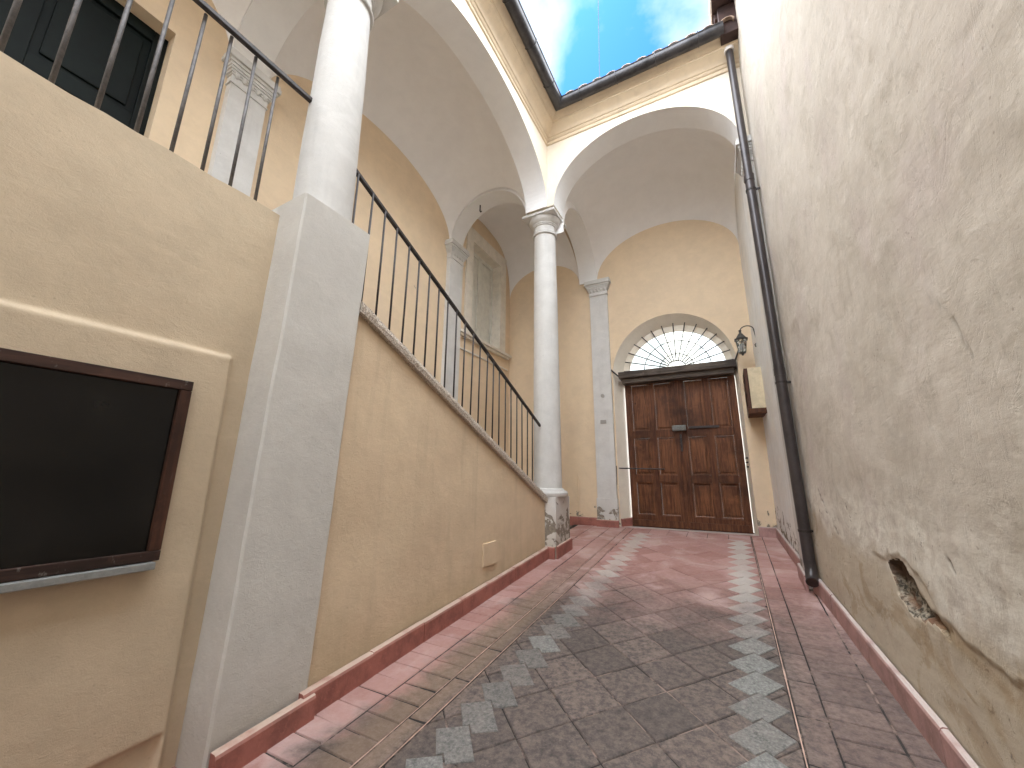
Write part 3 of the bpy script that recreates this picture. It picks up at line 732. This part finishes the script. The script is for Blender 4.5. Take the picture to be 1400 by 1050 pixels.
t_ = thing('door_wall', (-2, DW, .6), 'ochre end wall around the arched doorway', 'wall')
arch_wall('wall', 'x', WX+.001, .66, .3, 7.4, DW, DW+.27, -1.83, .285, 3.42, 1.08, ['ochre', 'cream'], t_, b=(-1.66, .225, 3.46, .86))
skirting(t_, [(-3.0, DW-.002), (-2.245, DW-.002)], side=-1, h=.15)
skirting(t_, [(-2.245, DW-.062), (-1.84, DW-.062)], side=-1, h=.13)
skirting(t_, [(-1.82, DW), (-1.665, DW+.24)], side=-1, h=.15, step=.4)
skirting(t_, [(.29, DW-.002), (.54, DW-.002)], side=-1, h=.15, mat='skirt_pink')
# conduit strip in the corner bay
bm = bmesh.new(); tube(bm, [(-2.60, DW-.012, .8), (-2.60, DW-.012, 1.55)], .012, 8); o = finish('conduit', bm, 'ochre'); tag(o, 'short ochre conduit on the wall behind the pedestal', 'conduit')

# ------------------------------------------------------------------ transverse arches and vaults
def rib(name, axis, s0, s1, t0, t1, a0, a1, zs, rise, label):
    o = arch_wall(name, axis, s0, s1, zs, 7.2, t0, t1, a0, a1, zs, rise, ['vault', 'arch'])
    tag(o, label, 'arch', 'narrow arches between the vaults')
rib('transverse_arch', 'x', WX+.001, XA1-.001, 5.17, 5.54, WX+.03, XA1-.02, 5.69, .77, 'narrow white arch from the slender column to the pilaster above the stair')
rib('transverse_arch', 'y', YB1+.001, DW-.001, -2.06, -2.44, YB1+.02, DW-.03, 5.49, .90, 'white arch from the slender column back to the pilaster left of the door')
rib('transverse_arch', 'x', WX+.001, XA1-.001, 1.42, 1.80, WX+.03, XA1-.02, 5.71, .77, 'narrow white arch from the foreground column to the pilaster on the landing')
vault('vault', [(XA1, 1.80), (XA1, 5.13), (WX, 1.80), (WX, 5.17)], (ZS, ZS, 5.70, 5.70), 1.0, .90, .77, .77, 'pale plaster vault over the stair')
vault('vault', [(WX+.03, 5.54), (XA1-.02, 5.54), (WX, DW), (-2.44, DW)], (5.69, 5.69, 5.50, 5.50), .77, .64, 1.15, .82, 'small pale vault over the corner with the shuttered window', pl=3.4)
vault('vault', [(-2.06, YB1), (.56, YB1), (-2.06, DW), (.54, DW)], (ZS, ZS, 5.50, 5.56), 1.04, .88, .82, .74, 'pale vault over the entrance in front of the door')
vault('vault', [(XA1, -1.93), (XA1, 1.40), (WX, -1.93), (WX, 1.42)], (ZS, ZS, 5.72, 5.72), 1.0, .90, .77, .77, 'pale vault over the landing at top left')

# landing and stair
bm = bmesh.new(); box(bm, WX+.001, -2.79, -6.0, 1.6, 2.6, 2.92); o = finish('landing', bm, 'stone_plain'); tag(o, 'stone landing behind the tan wall at the top of the stair', 'landing')
st = thing('staircase', (-3.3, 3.5, .4), 'stone stair rising behind the sloping peach wall', 'staircase')
ns = 10; bm = bmesh.new(); prof = []
for k in range(ns):
    y1 = 5.2-k*.35; prof.append((y1, cop(y1)-.10-.157+.02)); prof.append((y1, cop(y1)-.10+.02))
for k in range(ns):
    y1 = 5.2-k*.35; y0 = max(1.6, y1-.35); z = cop(y1)-.13+.04
    bm = bmesh.new(); box(bm, WX+.001, -2.54, y0+.001, y1-.001, .3, z, bevel=.004); finish('step', bm, 'stone_plain', st)

# ------------------------------------------------------------------ railings
def bal_mesh(h, r):
    bm = bmesh.new(); tube(bm, [(0,0,-.04), (0,0,h)], r, 8); me = bpy.data.meshes.new('baluster'); bm.to_mesh(me); bm.free(); me.materials.append(M['iron'])
    for p in me.polygons: p.use_smooth = True
    return me
rl = thing('railing', (-2.37, 3.4, 2), 'dark iron railing sloping down the stair to the slender column', 'railing')
RX = -2.36
def rz(y): return 3.86-.4705*(y-1.70)
def bar(name, p0, p1, wx, hz, parent, mat='iron'):
    bm = bmesh.new(); vs = []
    for (x, y, z) in (p0, p1):
        for dx, dz in ((-wx, -hz), (wx, -hz), (wx, hz), (-wx, hz)): vs.append(bm.verts.new((x+dx, y, z+dz)))
    for q in ((0,1,2,3), (4,5,6,7), (0,1,5,4), (1,2,6,5), (2,3,7,6), (3,0,4,7)): bm.faces.new([vs[i] for i in q])
    bmesh.ops.bevel(bm, geom=bm.edges[:], offset=.004, segments=2, affect='EDGES')
    return finish(name, bm, mat, parent)
bar('handrail', (-2.37, 1.72, rz(1.72)), (RX, 5.2, rz(5.2)), .017, .017, rl)
me = bal_mesh(1.0, .0085)
for k in range(22):
    y = 1.76+k*.1515; b_ = bpy.data.objects.new('baluster', me); COL.objects.link(b_); b_.location = (RX, y, cop(y)-.01); b_.scale = (1, 1, (rz(y)-cop(y)))
    b_.rotation_euler = (random.gauss(0, .007), random.gauss(0, .007), 0); b_.parent = rl; b_.matrix_parent_inverse = Matrix.Translation(-Vector(rl.location))
M['iron2'] = M['iron_light']
r2 = thing('railing', (-2.6, 0, 3.2), 'dark iron railing along the landing at top left', 'railing')
bar('handrail', (-2.56, -3.5, 4.27), (-2.53, 1.42, 4.275), .018, .018, r2)
me2 = bal_mesh(1.06, .0105); me2.materials.clear(); me2.materials.append(M['iron_light'])
for k in range(16):
    y = 1.17-k*.151; b_ = bpy.data.objects.new('baluster', me2); COL.objects.link(b_); b_.location = (-2.565, y, 3.2)
    b_.rotation_euler = (random.gauss(0, .006), random.gauss(0, .006), 0); b_.parent = r2; b_.matrix_parent_inverse = Matrix.Translation(-Vector(r2.location))

# ------------------------------------------------------------------ right wall
def rwx(y):
    pts = [(-8, .80), (2.0, .79), (2.8, .765), (3.7, .72), (5.0, .655), (5.52, .64)]
    for (a, xa), (b_, xb) in zip(pts, pts[1:]):
        if y <= b_: return xa+(xb-xa)*(y-a)/(b_-a)
    return .64
HOLE = [(3.22, 1.03), (3.08, 1.065), (2.99, 1.045), (2.93, 1.01), (2.88, .955), (2.80, .915), (2.74, .885), (2.66, .865), (2.62, .838), (2.70, .842), (2.76, .852), (2.84, .835), (2.92, .835), (3.00, .815), (3.07, .85), (3.15, .90), (3.19, .96)]
def seg(p, a, b_):
    ax, ay = a; bx_, by = b_; dx, dy = bx_-ax, by-ay; L2 = dx*dx+dy*dy
    t = max(0, min(1, ((p[0]-ax)*dx+(p[1]-ay)*dy)/L2)); return math.hypot(p[0]-ax-t*dx, p[1]-ay-t*dy), t
def sdf(p, poly):
    d = min(seg(p, poly[i], poly[(i+1) % len(poly)])[0] for i in range(len(poly))); ins = False
    for i in range(len(poly)):
        (xa, ya), (xb, yb) = poly[i], poly[(i+1) % len(poly)]
        if (ya > p[1]) != (yb > p[1]) and p[0] < (xb-xa)*(p[1]-ya)/(yb-ya)+xa: ins = not ins
    return -d if ins else d
CR = [[(5.05, 1.33), (4.99, 1.22)], [(4.52, 1.40), (4.47, 1.33), (4.36, 1.22)], [(4.20, 1.12), (4.16, 1.08)], [(2.72, .90), (2.66, .86), (2.58, .845)], [(2.05, .98), (1.9, .93), (1.75, .95)], [(2.16, 2.26), (2.09, 2.20), (2.06, 2.14), (1.98, 2.05)], [(1.98, 2.05), (1.93, 1.90)],
      [(2.45, 1.18), (2.42, 1.12)]]
TAN = [[(2.68, .86), (2.45, .80), (2.15, .74), (1.7, .66)], [(2.95, .74), (2.80, .66), (2.68, .62)], [(2.46, .66), (2.38, .60)]]
CRES = [(1.72, 2.56), (1.62, 2.60), (1.53, 2.58), (1.47, 2.51), (1.36, 2.47)]
FLK = [(3.30, 1.05), (3.02, 1.10), (2.80, 1.03), (2.66, .90), (2.45, .85), (2.2, .83), (1.9, .84)]
ys, y = [], -6.5
while y < 5.52:
    ys.append(y); y += .014 if 1.2 < y < 3.4 else (.03 if 0 < y < 5.2 else .12)
ys.append(5.52)
zs_, z = [], -.7
while z < 7.6:
    zs_.append(z); z += .013 if .55 < z < 1.45 else (.03 if z < 3.6 else .09)
zs_.append(7.62)
bm = bmesh.new(); L = {k: [] for k in ('cavity', 'crack', 'tan')}; grid = []
for y in ys:
    col = []
    for z in zs_:
        p = Vector((0, y, z)); x = rwx(y)
        x += .016*noise.noise(p*.8) + .009*noise.noise(p*2.1+Vector((7,1,2))) + .0035*noise.noise(p*6.5) + .0015*noise.noise(p*18)
        cav = crk = tn = cvc = 0.
        if 1.0 < y < 5.3 and .3 < z < 3.2:
            wp = (y+.022*noise.noise(p*13)+.012*noise.noise(p*37), z+.022*noise.noise(p*13+Vector((0,5,5)))+.012*noise.noise(p*35+Vector((1,5,5))))
            if 2.5 < y < 3.5 and .6 < z < 1.3:
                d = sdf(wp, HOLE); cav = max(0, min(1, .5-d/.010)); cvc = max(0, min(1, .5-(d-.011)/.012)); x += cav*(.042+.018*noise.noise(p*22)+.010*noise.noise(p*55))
            for c_ in CR:
                for a, b_ in zip(c_, c_[1:]):
                    dd = seg(wp, a, b_)[0]; k = math.exp(-(dd/.007)**2); crk = max(crk, k*(.9 if a[1] < 1.6 else .45))
            x += .008*crk
            for c_ in TAN:
                for a, b_ in zip(c_, c_[1:]):
                    dd = seg(wp, a, b_)[0]; tn = max(tn, math.exp(-(dd/.045)**2)*(.7+.5*noise.noise(p*9)))
            # edge of the flaked coat: surface above stands proud of the one below
            best = 9; sg = 0
            for a, b_ in zip(FLK, FLK[1:]):
                dd, t = seg(wp, a, b_)
                if dd < best: best = dd; zz = a[1]+(b_[1]-a[1])*t; sg = 1 if wp[1] > zz else -1
            if best < .25: x -= .008*(1-best/.25)*max(0, min(1, .5+sg*best/.006))
            best = min(seg(wp, a, b_)[0] for a, b_ in zip(CRES, CRES[1:]))
            x -= .004*math.exp(-(best/.045)**2)
        v = bm.verts.new((x, y, z)); col.append(v); L['cavity'].append(cvc); L['crack'].append(crk); L['tan'].append(max(0, tn))
    grid.append(col)
for i in range(len(ys)-1):
    for j in range(len(zs_)-1): bm.faces.new((grid[i][j], grid[i][j+1], grid[i+1][j+1], grid[i+1][j]))
nG = len(bm.verts)
t_ = thing('side_wall', (.8, 0, 0), 'tall weathered beige plaster wall along the right with a broken patch', 'wall')
me = bpy.data.meshes.new('wall'); bm.to_mesh(me); bm.free()
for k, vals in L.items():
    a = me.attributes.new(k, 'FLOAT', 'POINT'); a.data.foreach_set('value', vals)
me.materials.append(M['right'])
for p in me.polygons: p.use_smooth = True
o = bpy.data.objects.new('wall', me); COL.objects.link(o); adopt(o, t_)
bm = bmesh.new(); box(bm, .92, 1.2, -6.5, 5.52, -.7, 7.62); finish('wall_core', bm, 'beige', t_)
skirting(t_, [(.79, -6.4), (.775, 2.0), (.752, 2.8), (.705, 3.7), (.645, 4.95), (.62, 5.10)], side=1, h=.165, th=.03, mat='skirt_pink')
# entrance side wall
t_ = thing('entrance_wall', (.6, 6.5, .6), 'worn cream side wall under the lantern between the door and the downpipe', 'wall')
bm = bmesh.new(); cols = []
for i in range(41):
    y = 5.50+(DW-5.50)*i/40; xw = .625+(.54-.625)*i/40; c_ = []
    for j in range(91):
        z = .35+6.6*j/90; c_.append(bm.verts.new((xw+.007*noise.noise(Vector((y*1.6, z*1.6, 4)))+.003*noise.noise(Vector((y*6, z*6, 4))), y, z)))
    c_.append(bm.verts.new((.90, y, 6.95))); cols.append(c_)
for A, B in zip(cols, cols[1:]):
    for j in range(len(A)-1): bm.faces.new((A[j], A[j+1], B[j+1], B[j]))
finish('wall', bm, 'entry', t_, smooth=True)
skirting(t_, [(.555, 5.08), (.555, 5.52), (.610, 5.56), (.54, DW-.04)], side=1, h=.15, th=.03, mat='skirt_pink')
# eave over the right wall
t_ = thing('eave', (.55, 0, 7.6), 'dark wooden eave with a white metal edge at the top of the right wall', 'eave')
bm = bmesh.new(); box(bm, .40, 1.2, -6.5, 5.0, 7.62, 7.66); finish('soffit', bm, 'eave_wood', t_)
bx('fascia', (.375, .399, -6.5, 5.0, 7.615, 7.70), 'drip', t_)
for k in range(18):
    y = 4.9-k*.62; bx('rafter', (.42, .70, y-.04, y+.04, 7.52, 7.619), 'eave_wood', t_)
bm = bmesh.new(); vs = [bm.verts.new(p) for p in ((.39, -6.5, 7.705), (.39, 5.2, 7.705), (3.5, 5.2, 8.6), (3.5, -6.5, 8.6))]; bm.faces.new(vs); finish('roof_deck', bm, 'roof', t_)
bm = bmesh.new(); box(bm, .46, .70, 4.80, 5.12, 7.14, 7.61, bevel=.01); finish('hopper', bm, 'eave_wood', t_)

t_ = thing('light_block_wall', (-.8, -4.6, 0), 'plain tan wall added unseen behind the viewer to block sky light', 'wall')
bm = bmesh.new(); box(bm, -2.52, .78, -4.9, -4.6, -.8, 6.4); finish('wall', bm, 'near', t_)  # added out of view, cuts the sky light coming from behind the camera

# ------------------------------------------------------------------ downpipe
t_ = thing('downpipe', (.57, 5.0, .5), 'dark brown rainwater downpipe against the right wall', 'downpipe')
def pxy(z): return (.548+(.585-.548)*(7.2-z)/6.6, 5.0)
bm = bmesh.new(); tube(bm, [(*pxy(7.12), 7.12), (*pxy(5), 5.0)], .045, 20); shade_auto(finish('pipe', bm, 'pipe', t_))
bm = bmesh.new(); tube(bm, [(*pxy(5.08), 5.08), (*pxy(5), 5.0), (*pxy(2.65), 2.65)], [.047, .05, .05], 20); shade_auto(finish('pipe', bm, 'pipe', t_))
bm = bmesh.new(); x_, y_ = pxy(.72); tube(bm, [(*pxy(2.7), 2.7), (*pxy(2.6), 2.6), (x_, y_, .72), (x_+.002, y_-.01, .65), (x_-.004, y_-.035, .60), (x_-.010, y_-.07, .565), (x_-.014, y_-.10, .55)], .052, 20); shade_auto(finish('shoe', bm, 'pipe', t_))
bm = bmesh.new(); tube(bm, [(x_-.0145, y_-.1005, .5497), (x_-.0150, y_-.1042, .5479)], .044, 20); finish('outlet', bm, 'eave_wood', t_)
for z in (5.07, 2.62): 
    bm = bmesh.new(); tube(bm, [(*pxy(z), z-.04), (*pxy(z), z+.04)], .055, 20); shade_auto(finish('collar', bm, 'pipe', t_))
for z in (4.9, 2.50, 1.0):
    bm = bmesh.new(); tube(bm, [(*pxy(z), z-.012), (*pxy(z), z+.012)], .0565, 20); box(bm, pxy(z)[0]+.03, .66, 4.99, 5.01, z-.01, z+.01); finish('bracket', bm, 'iron', t_)
bm = bmesh.new(); tube(bm, [(*pxy(7.1), 7.05), (*pxy(7.13), 7.10)], .060, 20); shade_auto(finish('seal', bm, 'pipe_seal', t_))

# ------------------------------------------------------------------ the door
dr = thing('double_door', (-.71, 7.72, .64), 'large brown wooden double door with carved panels at the end of the passage', 'door')
DX0, DX1, DZ0, DZ1 = -1.655, .222, .642, 3.40
mid = (DX0+DX1)/2
yF, yB = 7.665, 7.73
for s, (x0, x1) in enumerate(((DX0, mid-.004), (mid+.004, DX1))):
    bm = bmesh.new(); wst = .10
    zr = [DZ0, DZ0+.20, 1.42, 1.54, 2.22, 2.34, 3.24, DZ1]
    xm = (x0+x1)/2
    for d in ((x0, x0+wst, DZ0, DZ1), (x1-wst, x1, DZ0, DZ1), (xm-.05, xm+.05, zr[1], zr[6])): box(bm, d[0], d[1], yF, yB, d[2], d[3], bevel=.005)
    for za, zb_ in ((zr[0], zr[1]), (zr[2], zr[3]), (zr[4], zr[5]), (zr[6], zr[7])):
        if za == zr[0] or zb_ == zr[7]: box(bm, x0+wst+.0005, x1-wst-.0005, yF+.003, yB, za, zb_, bevel=.004)
        else:
            box(bm, x0+wst+.0005, xm-.0505, yF+.003, yB, za, zb_, bevel=.004); box(bm, xm+.0505, x1-wst-.0005, yF+.003, yB, za, zb_, bevel=.004)
    box(bm, x0+.01, x1-.01, yF-.018, yF-.001, DZ0+.01, DZ0+.12, bevel=.004)
    lf = finish('door_leaf', bm, 'wood', dr)
    for za, zb_ in ((zr[1], zr[2]), (zr[3], zr[4]), (zr[5], zr[6])):
        for xa, xb in ((x0+wst, xm-.05), (xm+.05, x1-wst)):
            bm = bmesh.new(); w_ = .018
            for d in ((xa, xa+w_, za, zb_), (xb-w_, xb, za, zb_), (xa+w_+.0003, xb-w_-.0003, za, za+w_), (xa+w_+.0003, xb-w_-.0003, zb_-w_, zb_)): box(bm, d[0], d[1], yF+.012, yF+.045, d[2], d[3], bevel=.005)
            box(bm, xa+w_+.0003, xb-w_-.0003, yF+.042, yF+.06, za+w_+.0003, zb_-w_-.0003)
            box(bm, xa+.05, xb-.05, yF+.028, yF+.0415, za+.05, zb_-.05, bevel=.009)
            p_ = finish('panel', bm, 'wood_panel', None); p_.parent = lf
bm = bmesh.new(); box(bm, mid-.035, mid+.03, yF-.025, yF-.001, DZ0+.02, DZ1-.02, bevel=.008); finish('meeting_stile', bm, 'wood', dr)
bm = bmesh.new(); box(bm, mid-.13, mid+.10, yF-.075, yF-.026, 2.31, 2.41, bevel=.012); box(bm, mid-.10, mid-.02, yF-.085, yF-.0755, 2.33, 2.40, bevel=.004); tube(bm, [(mid+.07, yF-.07, 2.365), (mid+.07, yF-.10, 2.365)], .022, 14)
finish('lock', bm, 'lock', dr)
bm = bmesh.new(); box(bm, mid+.15, mid+.62, yF-.03, yF-.002, 2.345, 2.385, bevel=.004); finish('bolt', bm, 'iron', dr)
bm = bmesh.new(); box(bm, mid-.015, mid+.015, yF-.05, yF-.026, 1.95, 2.25, bevel=.004); finish('bolt', bm, 'iron', dr)
bm = bmesh.new(); tube(bm, [(-1.86, 7.52, 1.66), (-1.84, 7.53, 1.66), (-1.05, yF-.03, 1.645)], .011, 8); tube(bm, [(-1.05, yF-.03, 1.645), (-1.05, yF+.01, 1.645)], .014, 8); tube(bm, [(-1.86, 7.51, 1.36), (-1.86, 7.50, 1.70)], .012, 8)
finish('latch_bar', bm, 'iron', dr)
bm = bmesh.new()
for (xx, zz) in ((.24, 1.75), (.24, 1.82), (.245, 1.68)): tube(bm, [(xx, 7.60, zz), (xx+.03, 7.57, zz)], .014, 8)
finish('hinge', bm, 'iron', dr)
# dark board above the door with iron ties
bmk = thing('lintel_beam', (-.7, 7.55, 3.42), 'dark weathered timber beam over the wooden door', 'beam')
bm = bmesh.new(); box(bm, -1.71, .265, 7.40, 7.765, 3.335, 3.455, bevel=.008); box(bm, -1.66, .225, 7.47, 7.76, 3.24, 3.3345, bevel=.006); finish('beam', bm, 'beam', bmk)
bm = bmesh.new(); tube(bm, [(-1.70, 7.41, 3.37), (-1.87, 7.505, 3.55)], .014, 8); finish('iron_tie', bm, 'iron', bmk)
bm = bmesh.new(); tube(bm, [(.25, 7.41, 3.42), (.34, 7.505, 3.66)], .014, 8); finish('iron_tie', bm, 'iron', bmk)

# ------------------------------------------------------------------ fanlight
fl = thing('fanlight', (-.72, 7.74, 3.46), 'half round fanlight with radiating iron bars above the wooden door', 'fanlight')
FX, FZ, RXX, RZZ = (-1.66+.225)/2, 3.46, (.225+1.66)/2, .86
bm = bmesh.new(); fr_o = []; fr_i = []
for k in range(49):
    a = math.pi*k/48; co, si = math.cos(a), math.sin(a)
    fr_o.append((FX+(RXX+.02)*co, FZ+(RZZ+.02)*si)); fr_i.append((FX+(RXX-.10)*co, FZ+max(0,(RZZ-.10)*si)))
for yy in (7.735, 7.765):
    A = [bm.verts.new((x, yy, z)) for x, z in fr_o]; B = [bm.verts.new((x, yy, z)) for x, z in fr_i]
    for k in range(48): bm.faces.new((A[k], A[k+1], B[k+1], B[k]))
    if yy == 7.735: B0 = B
for k in range(48): bm.faces.new((B0[k], B0[k+1], B[k+1], B[k]))
finish('frame', bm, 'cream', fl)
bm = bmesh.new(); pg = [bm.verts.new((FX+(RXX-.08)*math.cos(math.pi*k/48), 7.75, FZ+(RZZ-.08)*math.sin(math.pi*k/48))) for k in range(49)]; bm.faces.new(pg)
bmesh.ops.triangulate(bm, faces=bm.faces[:]); rg = bmesh.ops.extrude_face_region(bm, geom=bm.faces[:])
for v in [e for e in rg['geom'] if isinstance(e, bmesh.types.BMVert)]: v.co.y += .004
finish('glass', bm, 'glass', fl)
HX, HZ = FX+.03, FZ+.02
for k in range(15):
    a = math.pi*(k+.25)/14.5
    co, si = math.cos(a), math.sin(a); bm = bmesh.new()
    tube(bm, [(HX+.16*co, 7.68, HZ+.13*si), (HX+(RXX+.03)*co, 7.68, HZ+(RZZ+.03)*si)], .010, 6); finish('bar', bm, 'iron', fl)
for r_ in (.16, .30, .58):
    bm = bmesh.new(); tube(bm, [(HX+r_*math.cos(math.pi*k/32), 7.675, HZ+r_*.92*math.sin(math.pi*k/32)) for k in range(33)], .008, 6); finish('ring_bar', bm, 'iron', fl)

# ------------------------------------------------------------------ wall lantern
ln = thing('wall_lantern', (.38, 7.05, 3.6), 'small black carriage lantern on a curled bracket right of the fanlight', 'lantern')
lx, ly, lz = .36, 7.05, 3.46
bm = bmesh.new()
def frust(bm, z0, r0, z1, r1, n_=6):
    A = [bm.verts.new((lx+r0*math.cos(2*math.pi*(k+.5)/n_), ly+r0*math.sin(2*math.pi*(k+.5)/n_), z0)) for k in range(n_)]
    B = [bm.verts.new((lx+r1*math.cos(2*math.pi*(k+.5)/n_), ly+r1*math.sin(2*math.pi*(k+.5)/n_), z1)) for k in range(n_)]
    for k in range(n_): bm.faces.new((A[k], A[(k+1)%n_], B[(k+1)%n_], B[k]))
    bm.faces.new(A[::-1]); bm.faces.new(B)
frust(bm, lz+.20, .108, lz+.222, .108); frust(bm, lz+.223, .088, lz+.31, .03); frust(bm, lz+.311, .022, lz+.36, .018); frust(bm, lz+.361, .028, lz+.375, .006)
finish('cap', bm, 'lampmetal', ln)
bm = bmesh.new(); frust(bm, lz-.055, .012, lz-.02, .03); frust(bm, lz-.0195, .05, lz-.002, .058)
for k in range(6):
    c_, s_ = math.cos(2*math.pi*(k+.5)/6), math.sin(2*math.pi*(k+.5)/6)
    tube(bm, [(lx+.052*c_, ly+.052*s_, lz-.002), (lx+.086*c_, ly+.086*s_, lz+.20)], .006, 6)
finish('cage', bm, 'lampmetal', ln)
bm = bmesh.new(); frust(bm, lz, .046, lz+.198, .080); finish('glass', bm, 'glass', ln)
bm = bmesh.new(); lathe(bm, lx, ly, [(.012, lz+.01), (.018, lz+.05), (.034, lz+.09), (.03, lz+.125), (.01, lz+.14)], 16)
M['bulb'] = simple('frosted_bulb', (.8,.8,.78), .03, 3, .3); shade_auto(finish('bulb', bm, 'bulb', ln))
bm = bmesh.new(); pts = [(lx, ly, lz+.37)]
for k in range(13):
    a = math.pi*(1-k/12); pts.append((lx+.095+.095*math.cos(a), ly, lz+.30+.08*math.sin(a)+.05))
pts += [(.565, ly, lz+.24), (.572, ly, lz+.16)]
tube(bm, pts, .009, 8); box(bm, .566, .60, ly-.035, ly+.035, lz+.06, lz+.33, bevel=.01); tube(bm, [(.565, ly, lz+.12), (.54, ly, lz+.10), (.55, ly, lz+.06)], .008, 8)
finish('bracket', bm, 'lampmetal', ln)

# ------------------------------------------------------------------ notice box on the entrance side wall
nb_ = thing('notice_box', (.48, 7.1, 2.45), 'cream wall box with a dark wooden glazed front right of the door', 'wall box')
bm = bmesh.new(); box(bm, .385, .61, 6.93, 7.42, 2.53, 3.16, bevel=.004); finish('body', bm, 'box_cream', nb_)
bm = bmesh.new(); box(bm, .335, .62, 6.90, 7.44, 2.45, 2.529, bevel=.006); finish('base', bm, 'wood', nb_)
bm = bmesh.new()
for d in ((6.93, 6.975, 2.535, 3.16), (7.375, 7.42, 2.535, 3.16), (6.976, 7.374, 3.10, 3.16), (6.976, 7.374, 2.535, 2.59), (6.976, 7.374, 2.80, 2.85)): box(bm, .335, .384, *d, bevel=.003)
finish('frame', bm, 'casewood', nb_)
bx('glass', (.372, .3845, 6.976, 7.374, 2.591, 2.799), 'darkglass', nb_, .001)
bm = bmesh.new(); vs = [bm.verts.new(p) for p in ((.383, 6.976, 2.86), (.383, 7.374, 2.86), (.34, 7.374, 3.04), (.34, 6.976, 3.04))]; bm.faces.new(vs); rg = bmesh.ops.extrude_face_region(bm, geom=bm.faces[:])
for v in [e for e in rg['geom'] if isinstance(e, bmesh.types.BMVert)]: v.co.x -= .01
finish('flap', bm, 'casewood', nb_)
bm = bmesh.new(); tube(bm, [(.60, 6.9, 3.95), (.598, 6.9, 3.2)], .007, 6); tube(bm, [(.612, 6.55, 3.30), (.612, 6.55, 2.5)], .005, 6); o = finish('cable', bm, 'iron_light'); tag(o, 'thin grey cable running down to the cream wall box', 'cable')

# ------------------------------------------------------------------ small things
bm = bmesh.new(); tube(bm, [(-3.60, 5.33, 6.40), (-3.60, 5.33, 6.28), (-3.585, 5.33, 6.255), (-3.565, 5.33, 6.27)], .013, 8); o = finish('hook', bm, 'iron'); tag(o, 'small iron hook hanging under the arch above the stair', 'hook')
bm = bmesh.new(); A = Vector((-1.163, 4.873, 7.42)); B = Vector((-.985, 4.31, 8.3)); tube(bm, [A, A+(B-A)*.5, B, A+(B-A)*3], .004, 6); o = finish('overhead_cable', bm, 'iron_light'); tag(o, 'thin cable crossing the sky above the far gutter', 'cable')

# ------------------------------------------------------------------ street front seen through the fanlight
ob = thing('building', (0, 13.3, .6), 'pale building across the street seen through the fanlight', 'building')
bm = bmesh.new(); box(bm, -9, 9, 13.3, 14, -1.1, 9.5); finish('wall', bm, 'outside', ob)
for k in range(6):
    x = -5.2+k*2.1; bm = bmesh.new(); box(bm, x-.5, x+.5, 13.22, 13.299, 4.4, 6.4, bevel=.01)
    for q in range(14): box(bm, x-.42, x+.42, 13.20, 13.219, 4.5+q*.13, 4.58+q*.13)
    finish('shutter', bm, 'shutter', ob)
